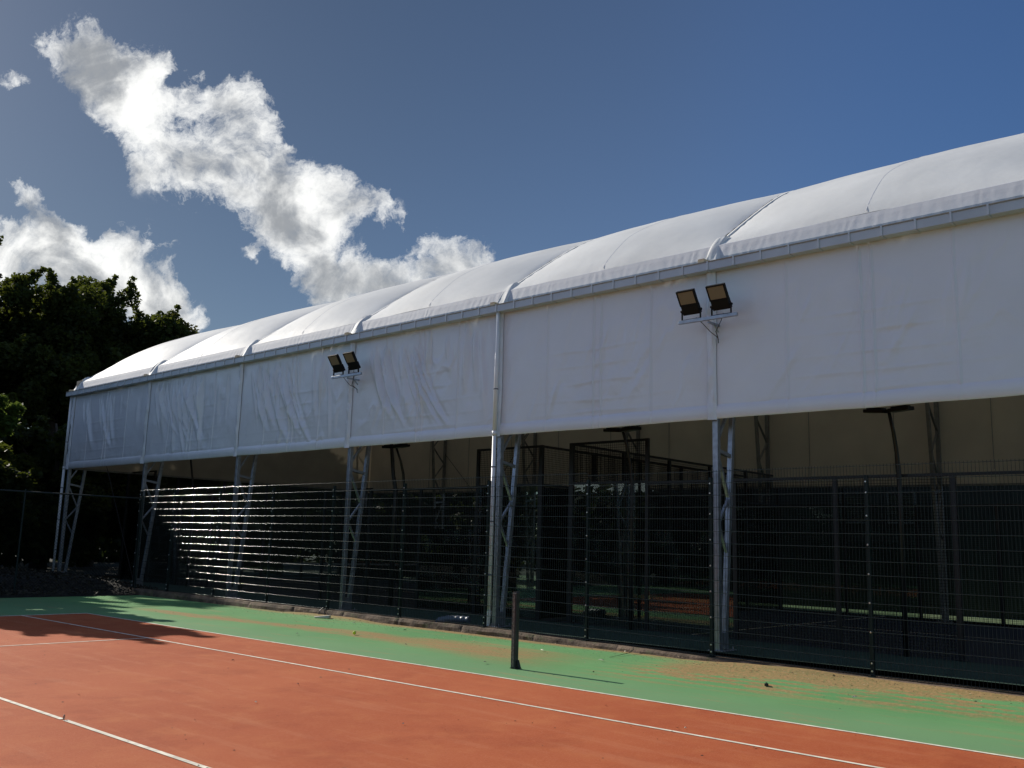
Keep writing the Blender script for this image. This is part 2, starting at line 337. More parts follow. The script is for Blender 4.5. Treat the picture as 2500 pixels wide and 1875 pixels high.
# ------------------------------------------------------------------ smooth noise for meshes
def vnoise(X, Y, seed=0):
    """value noise, vectorised"""
    def h(i, j): 
        a = np.sin(i * 127.1 + j * 311.7 + seed * 74.7) * 43758.5453; return a - np.floor(a)
    i = np.floor(X); j = np.floor(Y); u = X - i; w = Y - j; u = u * u * (3 - 2 * u); w = w * w * (3 - 2 * w)
    return (h(i, j) * (1 - u) + h(i + 1, j) * u) * (1 - w) + (h(i, j + 1) * (1 - u) + h(i + 1, j + 1) * u) * w
def fbm(X, Y, o=4, seed=0):
    s = 0; a = .5
    for k in range(o): s = s + a * vnoise(X * 2 ** k, Y * 2 ** k, seed + k); a *= .5
    return s

# ------------------------------------------------------------------ ground, courts
def sheet(name, x0, x1, y0, y1, z, m, label=None):
    mb = MB().add([(x0, y0, z), (x1, y0, z), (x1, y1, z), (x0, y1, z)], [(0, 1, 2, 3)])
    o = mb.build(name, m); o['kind'] = 'structure'; return o
sheet('ground', -900, 900, -900, 900, -.06, mat('rough_grass', (.016, .020, .010), .95, bump=(4, 1, .05), var=.4, scale=.6))

def kerb_h(y): return np.interp(y, [-9, -3.8, -1.2, 1.3, 3.8, 8, 13, 17], [.02, .03, .06, .09, .135, .14, .15, .17])
XE = 4.10
xs = np.linspace(.25, XE, 120); ys = np.linspace(-9, 17.6, 700); X, Y = np.meshgrid(xs, ys, indexing='ij')
t = np.clip((X - .25) / (XE - .25), 0, 1)
lip = np.exp(-((XE - X) / .22) ** 2) * np.clip((fbm(Y * .35, Y * 0 + 3, 3, 5) - .38), 0, 1) * .30
rp = np.sin(X * 19 + Y * .55 + fbm(X * 1.2, Y * .5, 3, 2) * 5) * .024 * np.clip((-.2 - Y) / 1.5, 0, 1) * np.clip((X - 1.3) / .8, 0, 1)
rp2 = np.sin(X * 11 + Y * .35 + fbm(X, Y * .3, 3, 9) * 7) * .006 * np.clip((X - 2.6) / 1.0, 0, 1) * np.clip((Y + .5) / 2, 0, 1)
Z = (lip + rp + rp2 + (fbm(X * .9, Y * .5, 4, 4) - .45) * .02) * np.clip(t * 3, 0, 1) * np.clip((Y + 9) * 2, 0, 1) * np.clip((17.6 - Y) * 2, 0, 1)
Z = np.maximum(Z, -.01)
mb = MB(); mb.grid(X, Y, Z)
mb.add([(-17, -22, 0), (.25, -22, 0), (.25, 17.6, 0), (-17, 17.6, 0)], [(0, 1, 2, 3)])
mb.add([(.25, -22, 0), (XE, -22, 0), (XE, -9, 0), (.25, -9, 0)], [(0, 1, 2, 3)])
o = mb.build('court_surround', M_GREEN, smooth=True); o['kind'] = 'structure'
sheet('court_surface', -10.97, 0, -11.885, 11.885, .006, M_RED)
mb = MB(); zl = .0105
def ln(x0, x1, y0, y1): mb.add([(x0, y0, zl), (x1, y0, zl), (x1, y1, zl), (x0, y1, zl)], [(0, 1, 2, 3)])
w = .05
ln(-.05, 0, -11.885, 11.885); ln(-10.97, -10.92, -11.885, 11.885)
ln(-1.422, -1.372, -11.785, 11.785); ln(-9.598, -9.548, -11.785, 11.785)
ln(-10.92, -.05, 11.785, 11.885); ln(-10.92, -.05, -11.885, -11.785)
ln(-9.548, -1.422, 6.35, 6.40); ln(-9.548, -1.422, -6.40, -6.35)
ln(-5.51, -5.46, -6.35, -.03); ln(-5.51, -5.46, .03, 6.35)
o = mb.build('court_lines', M_LINE); o['kind'] = 'structure'

mb = MB(); P0 = [(3.1, -.04), (3.4, -.01), (3.75, .03), (3.98, .10), (4.08, .17)]
zz_ = [.014, .022, .035, .07, .10]
for k_ in range(len(P0) - 1):
    mb.beam((P0[k_][0], P0[k_][1], zz_[k_]), (P0[k_ + 1][0], P0[k_ + 1][1], zz_[k_ + 1]), .004 + k_ * .0025, .004 + k_ * .0025)
o = mb.build('turf_seam', M_DLIT); o['kind'] = 'structure'
# kerb: rough concrete and earth edge that carries the fence
ys = np.arange(-11, 18.6, .05); prof = [(XE - .03, -.05), (XE, 0), (XE + .01, .55), (XE + .045, .97), (XE + .14, 1.0), (4.42, .97)]
X = np.zeros((len(ys), len(prof))); Y = X.copy(); Z = X.copy()
for j, (px, pz) in enumerate(prof):
    n = fbm(ys * 2.1, ys * 0 + j * .6, 4, 11) - .47; h = kerb_h(ys)
    gap = np.exp(-((((ys + .4) % 1.9) - .95) / .05) ** 2) * .025
    X[:, j] = px + n * .09 * (0 if j >= 4 else 1) + (gap if j in (2, 3) else 0); Y[:, j] = ys + (fbm(ys * 3, ys * 0 + 7 + j, 2, 3) - .4) * .04
    Z[:, j] = (pz * h if j > 0 else -.05) + (n * .03 if 0 < j < 5 else 0)
mb = MB().grid(X, Y, Z); o = mb.build('kerb', M_KERB); o['kind'] = 'structure'
ZF = .12
def xb(y): return 16.05 + .078 * y            # back line of the hall
mb = MB()
mb.add([(4.40, -22, ZF), (6.72, -22, ZF), (6.72, 25.4, ZF), (4.40, 25.4, ZF)], [(0, 1, 2, 3)])
mb.add([(16.78, -22, ZF), (xb(-22) + 1.6, -22, ZF), (xb(25.4) + 1.6, 25.4, ZF), (16.78, 25.4, ZF)][::1], [(0, 1, 2, 3)])
mb.add([(6.72, 24.7, ZF), (16.78, 24.7, ZF), (16.78, 25.4, ZF), (6.72, 25.4, ZF)], [(0, 1, 2, 3)])
o = mb.build('hall_floor', M_TURF2); o['kind'] = 'structure'
YP = [(4.62, 24.62), (-16.27, 3.73)]; XP0, XP1 = 6.80, 16.72
for (a, b_) in YP:
    o = sheet('padel_surface', XP0 - .08, XP1 + .06, a - .35, b_ + (.08 if a > 0 else .35), ZF + .004, M_PADEL)
mb = MB(); zl = ZF + .009
for (a, b_) in YP:
    c_ = (a + b_) / 2
    for s in (-6.95, 6.95): ln(XP0, XP1, c_ + s - .025, c_ + s + .025)
    ln(11.73, 11.78, c_ - 6.9, c_ + 6.9)
o = mb.build('padel_lines', M_LINE); o['kind'] = 'structure'
# sunlit strip behind the hall, and soil bank at the far end
mb = MB().add([(xb(-25) + .1, -25, ZF + .004), (xb(-25) + 12, -25, ZF + .004), (xb(30) + 12, 30, ZF + .004), (xb(30) + .1, 30, ZF + .004)], [(0, 1, 2, 3)])
o = mb.build('turf_strip', M_OUT); o['kind'] = 'structure'
xs = np.linspace(-16, 20, 150); ys = np.linspace(17.6, 30, 60); X, Y = np.meshgrid(xs, ys, indexing='ij')
tt = np.clip((Y - 17.6) / 1.6, 0, 1); Z = -.02 + tt * tt * (3 - 2 * tt) * .42 * np.clip((5.5 - X) / 2.2, 0, 1) + (fbm(X * 1.3, Y * 1.3, 4, 21) - .45) * .28 * tt * np.clip((4.9 - X) / 1.5, .0, 1) + .04 * tt
o = MB().grid(X, Y, Z).build('soil_bank', M_DIRT, smooth=True); o['kind'] = 'structure'

# ------------------------------------------------------------------ the covered hall
U = [24.44, 18.93, 13.64, 8.73, 3.82, -1.18, -6.5, -11.4, -16.3]
EX, EZ = 4.62, 7.06
hall = thing('covered_hall', 'long white membrane-roofed sports hall with hanging side curtain on steel lattice columns', 'sports hall', (4.5, 3.82, 0))
HO = (4.5, 3.82, 0)
_sx = np.array([0, .6, 1.9, 2.6, 3.05, 3.7, 4.6, 5.6, 6.4]); _sl = np.array([.72, .70, .66, .56, .43, .27, .14, .04, .0])
_dx = np.linspace(0, 6.4, 400); _H = np.concatenate([[0], np.cumsum((np.interp(_dx[1:], _sx, _sl) + np.interp(_dx[:-1], _sx, _sl)) / 2 * (_dx[1] - _dx[0]))])
def roof_pt(t, y, bulge):
    Wd = xb(y) - EX; x = EX + t * Wd; d = np.minimum(x - EX, Wd - (x - EX)); z = EZ + np.interp(d, _dx, _H)
    sl = np.interp(d, _sx, _sl) * np.sign(.5 - t); n = np.sqrt(1 + sl ** 2); return x - sl / n * bulge, y, z + bulge / n
def bulge_t(t): return np.clip(t * 12, 0, 1) ** .6 * np.clip((1 - t) * 12, 0, 1) ** .6 * (.12 + .88 * np.exp(-(np.clip(np.minimum(t, 1 - t) - .09, 0, 1) / .11) ** 2))
for i in range(8):
    ya, yb = U[i] - .07, U[i + 1] + .07
    ts = np.linspace(0, 1, 90); ys = np.linspace(ya, yb, 64); T, Y = np.meshgrid(ts, ys, indexing='ij'); S = (ya - Y) / (ya - yb)
    q = 4 * S * (1 - S); q = q ** .8
    bul = .24 * q * bulge_t(T)
    edge = np.exp(-np.minimum(S, 1 - S) * 9)
    bul = bul + edge * (np.sin(T * 240 + i) * .006 + (fbm(T * 60, S * 4, 3, i) - .45) * .02) + (fbm(T * 12, S * 5, 3, i + 30) - .45) * .03 * q
    x, y, z = roof_pt(T, Y, bul)
    loc_build(MB().grid(x, Y, z), 'roof_membrane', M_ROOF, hall, HO, smooth=True)
    # weld seam at mid bay
    ym = (ya + yb) / 2; tt = np.linspace(.002, .998, 80); mb = MB(); pts = []
    for t_ in tt:
        b0 = .24 * float(bulge_t(t_)) + .002
        pts.append(roof_pt(t_, ym, b0 + 0 + (fbm(np.array(t_ * 12), np.array(2.5), 3, i + 30) - .45) * .03))
    A = np.array([[float(c) for c in p_] for p_ in pts])
    mb.grid(np.stack([A[:, 0]] * 3, 0), np.stack([A[:, 1] - .012, A[:, 1], A[:, 1] + .012], 0), np.stack([A[:, 2] - .003, A[:, 2] + .004, A[:, 2] - .003], 0))
    loc_build(mb, 'weld_seam', M_FASCIA, hall, HO, smooth=True)
    # fascia: two facets between gutter and roof, gathered towards the columns
    ys = np.linspace(ya + .06, yb - .06, 260); S = (ys[0] - ys) / (ys[0] - ys[-1])
    pf = [(4.50, 6.60), (4.50, 6.70), (4.50, 6.80), (4.535, 6.89), (4.565, 6.97), (4.60, 7.05), (4.66, 7.085)]
    X = np.zeros((len(pf), len(ys))); Y = X.copy(); Z = X.copy(); e2 = np.exp(-np.minimum(S, 1 - S) * 8) + .18 + .5 * np.exp(-((S - .5) / .06) ** 2)
    for j, (px, pz) in enumerate(pf):
        wr = np.sin(ys * 34 + fbm(ys * 3, ys * 0 + j * .15, 3, i) * 14) * .0022 * e2 * (0 if j in (0, 5, 6) else 1) + (fbm(ys * 1.2, ys * 0 + j * .2, 3, i + 7) - .45) * .012
        X[j] = px + wr; Y[j] = ys; Z[j] = pz
    loc_build(MB().grid(X, Y, Z, True), 'fascia', M_FASCIA, hall, HO, smooth=False)
# arch seams, folded end caps
for k, y0 in enumerate(U):
    tt = np.linspace(.0, 1, 70); mb = MB(); mb2 = MB()
    pts = [[float(c) for c in roof_pt(t_, y0, -.03)] for t_ in tt]; A = np.array(pts); n = len(A)
    mb.grid(np.stack([A[:, 0]] * 2, 0), np.stack([A[:, 1] - .17, A[:, 1] + .17], 0), np.stack([A[:, 2]] * 2, 0))
    loc_build(mb, 'keder_track', M_GUTE, hall, HO)
    B = np.array([[float(c) for c in roof_pt(t_, y0, .0)] for t_ in tt])
    mb2.grid(np.stack([B[:, 0]] * 4, 0), np.stack([B[:, 1] - .04, B[:, 1] - .03, B[:, 1] + .03, B[:, 1] + .04], 0), np.stack([B[:, 2] - .05, B[:, 2], B[:, 2] + .008, B[:, 2] - .05], 0))
    loc_build(mb2, 'seam_cover', M_ROOF, hall, HO, smooth=True)
    # folded cap over the eave
    a = np.linspace(0, PI, 13); hs = np.array([6.64, 6.72, 6.82, 6.93, 7.03, 7.13, 7.22, 7.30]); X = np.zeros((len(hs), 13)); Y = X.copy(); Z = X.copy()
    for r_, h_ in enumerate(hs):
        f_ = r_ / (len(hs) - 1); prot = .15 * (1 - .2 * f_); wd = .17 * (1 - .4 * f_); xc = 4.50 + f_ * .36 + max(0, f_ - .55) * .25
        nn = (fbm(a * 2.8, a * 0 + f_ * 2, 4, k + 50) - .45) * .17
        X[r_] = xc - np.clip(np.sin(a) * 1.5, 0, 1) * prot + nn * .5; Y[r_] = y0 + np.cos(a) * wd + nn * .4; Z[r_] = h_ + np.sin(a) * .02 - (.03 if r_ == len(hs) - 1 else 0)
    loc_build(MB().grid(X, Y, Z), 'folded_cap', M_ROOF, hall, HO, smooth=True)
    loc_build(MB().box(4.30, 4.42, y0 + .07, y0 + .19, 6.68, 6.76).box(4.33, 4.45, y0 - .0, y0 + .07, 6.68, 6.73), 'timber_packer', M_WOOD, hall, HO)
# gutter
ga, gb = 24.75, -16.4
mb = MB()
mb.box(4.27, 4.282, gb, ga, 6.525, 6.665).box(4.282, 4.463, gb, ga, 6.525, 6.535).box(4.451, 4.463, gb, ga, 6.535, 6.70)
mb.box(4.27, 4.463, ga, ga + .006, 6.525, 6.665)
gut = loc_build(mb, 'gutter', M_GUT, hall, HO)
MBt = MB().box(4.255, 4.285, gb, ga, 6.667, 6.682); loc_build(MBt, 'lip', M_GUTE, gut, (0, 0, 0)) if 0 else MB().box(4.255 - HO[0], 4.285 - HO[0], gb - HO[1], ga - HO[1], 6.667, 6.682).build('lip', M_GUTE, gut)
br = None; yy = 24.3
while yy > -15.9:
    if br is None:
        br = MB().box(-.018, -.002, -.014, .014, -.145, .008).box(.0, .17, -.012, .012, -.157, -.1462).build('bracket', M_GUT, gut); br.location = (4.27 - HO[0], yy - HO[1], 6.67)
    else:
        c_ = br.copy(); COL.objects.link(c_); c_.parent = gut; c_.location = (4.27 - HO[0], yy - HO[1], 6.67)
    yy -= .5

# side curtains with folds
def curtain(i, ya, yb, z0=3.955, z1=6.60):
    ny, nz = 430, 130
    ys = np.linspace(ya, yb, ny); zs = np.concatenate([np.linspace(0, .24, 22), np.linspace(.25, z1 - z0, nz - 22)])
    Y, Zr = np.meshgrid(ys, zs, indexing='ij'); S = (ya - Y) / (ya - yb); T = Zr / (z1 - z0)
    wr = np.zeros_like(Y)
    strong = [1., 1.5, 1.35, 1.3, .8, .75, .9, .7][i]
    # drape folds: diagonal creases fanning out from the top
    n1 = fbm(S * 4 + T * .8, T * 1.0, 3, 60 + i)
    fan = np.sin((S * 22 + (1 - T) ** 1.5 * 5 * np.sin(S * PI * 1.3 + i)) + n1 * 10)
    rf = np.random.default_rng(400 + i); dT = 1 - T
    for _ in range([12, 34, 34, 26, 15, 13, 15, 12][i]):
        s0 = rf.uniform(.04, .9) if rf.random() < .35 else rf.uniform(.12, .55); kx = rf.uniform(.05, .34) * (1 if s0 < .5 else rf.uniform(-.6, .6)); top = rf.uniform(.02, .2); le = rf.uniform(.35, .85)
        if i >= 4: s0 = rf.uniform(.35, .85); kx = -rf.uniform(.05, .35); top = rf.uniform(.15, .6); le = rf.uniform(.2, .4)
        line = s0 + kx * dT ** 1.8 + (fbm(T * 2.5, T * 0 + s0 * 30, 2, i) - .4) * .03
        dd = (S - line); wd_ = rf.uniform(.0045, .015) * (.7 + dT)
        env = np.clip((dT - top) * 8, 0, 1) * np.clip((top + le - dT) * 4, 0, 1)
        wr += (rf.uniform(.012, .05) if i < 4 else rf.uniform(.008, .026)) * min(1.2, strong) * env * (np.exp(-(dd / wd_) ** 2) - .45 * np.exp(-((dd - 2.2 * wd_) / (1.6 * wd_)) ** 2))
    wr += fan * .006 * strong * np.clip(T * 1.5 - .1, 0, 1) ** .7 * (.35 + .65 * vnoise(S * 5, T * 2, i + 3))
    sharp = 1 - np.abs(2 * fbm(S * 9 + (1 - T) * 2.2, T * 2.2 + S * 3, 3, 80 + i) - .95)
    wr += np.clip(sharp - .80, 0, 1) * .09 * strong * vnoise(S * 3, T * 3, i + 13)
    # horizontal packing creases near mid bay
    for zc, wdt in ((.22, .30), (.34, .26), (.46, .22), (.58, .26), (.12, .3)):
        loc = np.exp(-((S - .5 - .03 * i % .06) / wdt) ** 2)
        cz = zc + (fbm(S * 3, S * 0 + zc * 9, 2, i) - .4) * .05
        dd = (T - cz) / .009
        wr += loc * .009 * (np.exp(-dd ** 2) - .5 * np.exp(-((T - cz + .03) / .03) ** 2)) * (.4 + .6 * vnoise(S * 14, S * 0 + zc * 20, i))
    # crumples low down in the middle
    cr = fbm(S * 22, T * 14, 3, 90 + i) - .45
    wr += cr * .028 * np.exp(-((S - .55) / .22) ** 2) * np.exp(-((T - .3) / .25) ** 2)
    wr += (fbm(S * 5, T * 3, 3, 100 + i) - .45) * .045 * (.5 + .5 * strong / 1.5)
    # vertical weld lines
    for sc, am in ((.25, .020), (.485, .036), (.52, .028), (.75, .022)):
        wr += am * np.exp(-((S - sc + (fbm(T * 4, T * 0 + sc, 2, i) - .4) * .006) / .0035) ** 2)
    wr *= .25 + .75 * np.clip((1 - T) * 6, 0, 1)
    wr *= np.clip(S * 14, 0, 1) * np.clip((1 - S) * 14, 0, 1)
    X = 4.47 - wr
    # hem pocket
    hm = np.clip(Zr / .235, 0, 1); hb = np.sin(PI * np.clip(hm, 0, 1)) ** .6 * .030 * (Zr < .235)
    X = X * (Zr >= .235) + (4.47 - hb - wr * .35) * (Zr < .235)
    Zz = z0 + Zr - .012 * np.sin(PI * S) - (fbm(S * 6, S * 0 + 2, 2, i) - .45) * .02 * (1 - T)
    loc_build(MB().grid(X, Y, Zz), 'side_curtain', M_SKIRT, hall, HO, smooth=True)
for i in range(8): curtain(i, U[i] + (.12 if i == 0 else -.045), U[i + 1] + .045)
# lacing strips over the columns
for k, y0 in enumerate(U[:-1]):
    zs = np.linspace(3.93, 6.60, 130); a = np.array([-.085, -.05, -.015, .02, .055, .085]); X = np.zeros((6, 130)); Y = X.copy(); Z = X.copy()
    for j, q in enumerate(a):
        n = (fbm(zs * 3.2, zs * 0 + j * .5, 3, k + 70) - .45)
        X[j] = 4.450 - (.045 if 0 < j < 5 else 0) - n * .11 * (1 if 0 < j < 5 else 0); Y[j] = y0 - q * (1 + (fbm(zs * 1.4, zs * 0, 2, k) - .4) * .9) + (0.02 if k else -.02); Z[j] = zs
    loc_build(MB().grid(X, Y, Z, True), 'lacing_flap', M_SKIRT, hall, HO, smooth=True)

# lattice columns
def column(sgn, x0, y0, m):
    """sgn=+1: inner chord leans inwards (+x) from the outer one"""
    o = thing_part = D.objects.new('column', None)
    mb = MB(); s = sgn; ZT = 6.6
    mb.box(x0 - .05, x0 + .05, y0 - .05, y0 + .05, ZF + .02, ZT)
    bi = lambda z: x0 + s * (.20 + (z - .3) * .092)
    mb.beam((bi(.40), y0, .40), (bi(ZT), y0, ZT), .09, .085, up=(0, 1, 0))
    colm = loc_build(mb, 'column', m, hall, HO, bevel=.006)
    mb = MB()
    segs = [((x0 + s * .05, 3.42), (bi(3.36) - s * .04, 3.36), .075), ((x0 + s * .05, 3.62), (bi(4.35) - s * .04, 4.35), .05), ((x0 + s * .05, 3.30), (bi(2.66) - s * .045, 2.66), .055), ((bi(2.62) - s * .04, 2.62), (x0 + s * .05, 2.22), .05), ((x0 + s * .05, 2.16), (bi(1.72) - s * .03, 1.72), .045),
            ((bi(4.4) - s * .04, 4.4), (x0 + s * .05, 4.95), .05), ((x0 + s * .05, 5.0), (bi(5.6) - s * .04, 5.6), .05), ((bi(5.65) - s * .04, 5.65), (x0 + s * .05, 6.3), .05)]
    for (ax, az), (bx_, bz), w_ in segs: mb.beam((ax, y0, az), (bx_, y0, bz), w_ * .8, w_, up=(0, 1, 0))
    V = mb; V.v = [v_ - np.array(HO) for v_ in V.v]; V.build('lattice', m, colm)
    mb = MB().box(*sorted((x0 - s * .049, x0 + s * .26)), y0 - .043, y0 + .043, ZF + .03, .42).box(*sorted((x0 - s * .10, x0 + s * .36)), y0 - .14, y0 + .14, ZF + .004, ZF + .022)
    for qx in (.0, .30):
        for qy in (-.1, .1): mb.tube([(x0 + s * qx, y0 + qy, ZF + .02), (x0 + s * qx, y0 + qy, ZF + .07)], .014, 6)
    mb.v = [v_ - np.array(HO) for v_ in mb.v]; mb.build('base_plate', m, colm, bevel=.004)
for y0 in U: column(1, 4.55, y0, M_GALV)
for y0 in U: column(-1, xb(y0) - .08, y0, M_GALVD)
# arches inside
for y0 in U[:-1]:
    tt = np.linspace(.01, .99, 24); mb = MB(); P0 = [tuple(float(c) for c in roof_pt(t_, y0, -.16)) for t_ in tt]
    for a, b_ in zip(P0[:-1], P0[1:]): mb.beam(a, b_, .1, .1, up=(0, 1, 0))
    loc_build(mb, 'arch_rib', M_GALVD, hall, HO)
# back curtain (inside face seen) and gable curtain
ys = np.linspace(24.44, -16.3, 180); zs = np.linspace(0, 1, 14); Y, Z = np.meshgrid(ys, zs, indexing='ij'); zh = 3.60 + .012 * Y; Z = zh + (7.05 - zh) * Z; X = xb(Y) + .04 + (fbm(Y * .7, Z * .6, 3, 5) - .45) * .05
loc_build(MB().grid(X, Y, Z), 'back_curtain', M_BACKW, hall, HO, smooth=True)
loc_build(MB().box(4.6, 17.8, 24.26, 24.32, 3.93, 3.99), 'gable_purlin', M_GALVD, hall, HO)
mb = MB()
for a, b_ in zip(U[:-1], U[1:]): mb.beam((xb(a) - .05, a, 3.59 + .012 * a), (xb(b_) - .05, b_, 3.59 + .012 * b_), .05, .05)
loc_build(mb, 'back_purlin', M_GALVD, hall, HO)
tt = np.linspace(0, 1, 60); X = np.zeros((60, 16)); Z = X.copy()
for a_, t_ in enumerate(tt):
    x, _, z = roof_pt(t_, 24.44, .0); X[a_] = x if 0 < a_ < 59 else (4.44 if a_ == 0 else xb(24.44) + .08); Z[a_] = np.linspace(3.96, float(z), 16)
Y = 24.375 + (fbm(X * .8, Z * .8, 3, 9) - .45) * .06
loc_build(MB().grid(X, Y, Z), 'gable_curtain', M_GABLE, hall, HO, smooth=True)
# weld lines on back curtain
mb = MB()
for y0 in np.arange(-15, 24, 2.5): mb.beam((xb(y0) - .0, y0, 3.95), (xb(y0) - .0, y0, 7.0), .012)
loc_build(mb, 'back_weld_lines', M_GALVD, hall, HO)
# brace rods
mb = MB(); rod = lambda a, b_, r_=.011: mb.tube([a, b_], r_, 6)
rod((4.62, 22.0, 4.3), (4.62, 19.1, .25)); rod((4.62, 21.2, 4.3), (4.62, 24.2, 6.3))
rod((xb(18.9) - .1, 18.9, 5.4), (xb(16.8) - .1, 16.8, 3.6)); rod((xb(13.7) - .1, 13.7, 6.2), (xb(16.2) - .1, 16.2, 3.6))
loc_build(mb, 'brace_rods', M_CABLE, hall, HO)
# downpipes
def downpipe(y0, x0=4.335):
    mb = MB(); mb.tube([(x0, y0, 6.53), (x0, y0, 4.0)], .044, 14); mb.tube([(x0, y0, 4.03), (x0, y0, 3.94)], .052, 14); mb.tube([(x0, y0, 3.94), (x0, y0, .32)], .042, 14)
    dp = loc_build(mb, 'downpipe', M_PIPE, hall, HO, smooth=True)
    mb = MB()
    for z_ in (1.15, 2.2, 3.3, 4.9): mb.tube([(x0, y0, z_ - .012), (x0, y0, z_ + .012)], .050, 14); 
    mb.v = [v_ - np.array(HO) for v_ in mb.v]; mb.build('pipe_clip', M_SHOE, dp)
    return dp
dp = downpipe(3.80)
mb = MB().tube([(4.33, 3.8, .45), (4.33, 3.8, .36), (4.31, 3.8, .15)], [.055, .05, .03], 10); mb.v = [v_ - np.array(HO) for v_ in mb.v]; mb.build('outlet', M_PIPE, dp)
dp = downpipe(24.62, 4.42)
mb = MB().tube([(4.42, 24.62, .34), (4.42, 24.62, .22), (4.25, 24.55, .16), (3.7, 24.3, .14), (3.5, 24.2, .10)], .06, 10); mb.v = [v_ - np.array(HO) for v_ in mb.v]; mb.build('shoe', M_SHOE, dp)

# ------------------------------------------------------------------ floodlights on the columns
def floodlight(y0, label):
    t = thing('floodlight', label, 'floodlight', (4.45, y0, 5.61), 'twin floodlights bolted to the columns')
    L0 = -.37
    MB().box(L0 - .025, L0 + .025, -.56, .56, -.03, .03).build('crossbar', M_GALV, t, bevel=.004)
    MB().beam((.03, 0, -.055), (L0 + .03, 0, -.052), .035).beam((-.01, 0, -.17), (-.13, 0, -.07), .02).build('bracket_arm', M_GALV, t)
    def lamp(yc):
        l = D.objects.new('lamp', None)
        mb = MB()                                     # housing + rim, hinged at z=.14, leaning outwards
        th = R(33); ax = Vector((-math.sin(th), 0, math.cos(th))); nx = Vector((-math.cos(th), 0, -math.sin(th)))
        o0 = Vector((L0, yc, .19)); wv = .174
        def P_(a, b_, c_): q = o0 + ax * a + nx * c_ + Vector((0, b_, 0)); return tuple(q)
        def bx(a0, a1, b0, b1, c0, c1, mm):
            V = [P_(a, b_, c_) for c_ in (c0, c1) for b_ in (b0, b1) for a in (a0, a1)]
            mm.add(V, [(0, 2, 3, 1), (4, 5, 7, 6), (0, 1, 5, 4), (2, 6, 7, 3), (0, 4, 6, 2), (1, 3, 7, 5)])
        bx(.10, .37, -wv, wv, -.03, .018, mb)
        for e in ((.10, .125, -wv, wv), (.345, .37, -wv, wv), (.125, .345, -wv, -wv + .025), (.125, .345, wv - .025, wv)): bx(e[0], e[1], e[2], e[3], .018, .03, mb)
        bx(-.07, .10, -wv + .012, wv - .012, -.06, .03, mb)
        for q in np.linspace(-.15, .15, 9): bx(.12, .35, q - .004, q + .004, -.055, -.03, mb)
        h = mb.build('lamp', M_LAMP, t, bevel=.004)
        ml = MB(); bx(.126, .344, -wv + .026, wv - .026, .019, .0225, ml); ml.build('lens', M_LENS, h)
        my = MB()
        for s in (-1, 1): my.box(L0 - .018, L0 + .018, yc + s * (wv - .0) - .006 * (1 - s) , yc + s * wv + .006 * (1 + s), .034, .21).tube([(L0, yc + s * (wv - .01), .19), (L0, yc + s * (wv + .03), .19)], .022, 10)
        my.box(L0 - .018, L0 + .018, yc - wv, yc + wv, .0305, .04); my.build('yoke', M_LAMP, h)
    lamp(.315); lamp(-.265)
    mb = MB(); C1 = [(L0, .22, .05), (L0 + .05, .12, -.06), (L0 + .12, .02, -.20), (-.05, -.01, -.27), (-.01, 0, -.30)]; C2 = [(L0, -.30, .05), (L0 + .04, -.24, -.05), (L0 + .1, -.1, -.22), (-.06, -.02, -.27), (-.01, 0, -.36)]
    mb.tube(C1, .007, 6).tube(C2, .007, 6).build('cable', M_CABLE, t)
floodlight(-1.30, 'larger looking pair of floodlights on a crossbar beside the right-hand curtain seam')
floodlight(8.46, 'smaller looking pair of floodlights on a crossbar above the middle of the curtain')

# ------------------------------------------------------------------ mesh fence along the kerb
fence = thing('mesh_fence', 'long dark green welded mesh fence standing on the kerb in front of the hall', 'fence', (4.2, 3.84, 0)); FO = (4.2, 3.84, 0)
PY = [18.45, 16.4, 13.93, 11.41, 8.90, 6.38, 3.84, 1.32, -1.23, -3.83, -6.38, -8.9]
FX = 4.235
def fpost(y0, first=[None]):
    zb = float(kerb_h(np.array(y0)))
    if first[0] is None:
        p = MB().box(-.03, .03, -.025, .025, 0, 3.0 - .12).box(-.09, .03, -.05, .05, 0, .008).build('post', M_FPOST, fence, bevel=.003)
        for z_ in (.08, .19, .62, 1.03, 1.44, 1.86, 2.28, 2.62, 2.78):
            b_ = MB().tube([(0, 0, 0), (-.012, 0, 0)], [.016, .011], 8).build('bolt', M_BOLT, p); b_.location = (-.036, 0, z_)
        first[0] = p
    else: p = dup(first[0], fence)
    p.location = (FX + .035 - FO[0], y0 - FO[1], zb); return p
for y0 in PY: fpost(y0)
for ya, yb_ in zip(PY[:-1], PY[1:]):
    mb = MB(); mw_ = MB(); za = float(kerb_h(np.array(ya))) + .03; zb_ = float(kerb_h(np.array(yb_))) + .03; yA, yB = ya - .002, yb_ + .002
    zt = [3.06 + (.02 if ya > 3 else -.02)] * 2
    for k in range(16):
        f_ = k / 15; z1 = za + (zt[0] - za) * f_; z2 = zb_ + (zt[1] - zb_) * f_
        for dx in ((-.0055, .0055)): mw_.tube([(FX + dx, yA, z1), (FX + dx, yB, z2)], .0042, 8, False)
    for y_ in np.arange(yA - .02, yB, -.05):
        f_ = (yA - y_) / (yA - yB); mb.beam((FX, y_, za + (zb_ - za) * f_ - .02), (FX, y_, zt[0] + .025), .0046)
    pn = loc_build(mb, 'mesh_panel', M_VWIRE, fence, FO); mw_.v = [v_ - np.array(FO) for v_ in mw_.v]; mw_.build('line_wires', M_FENCE, pn, smooth=True)
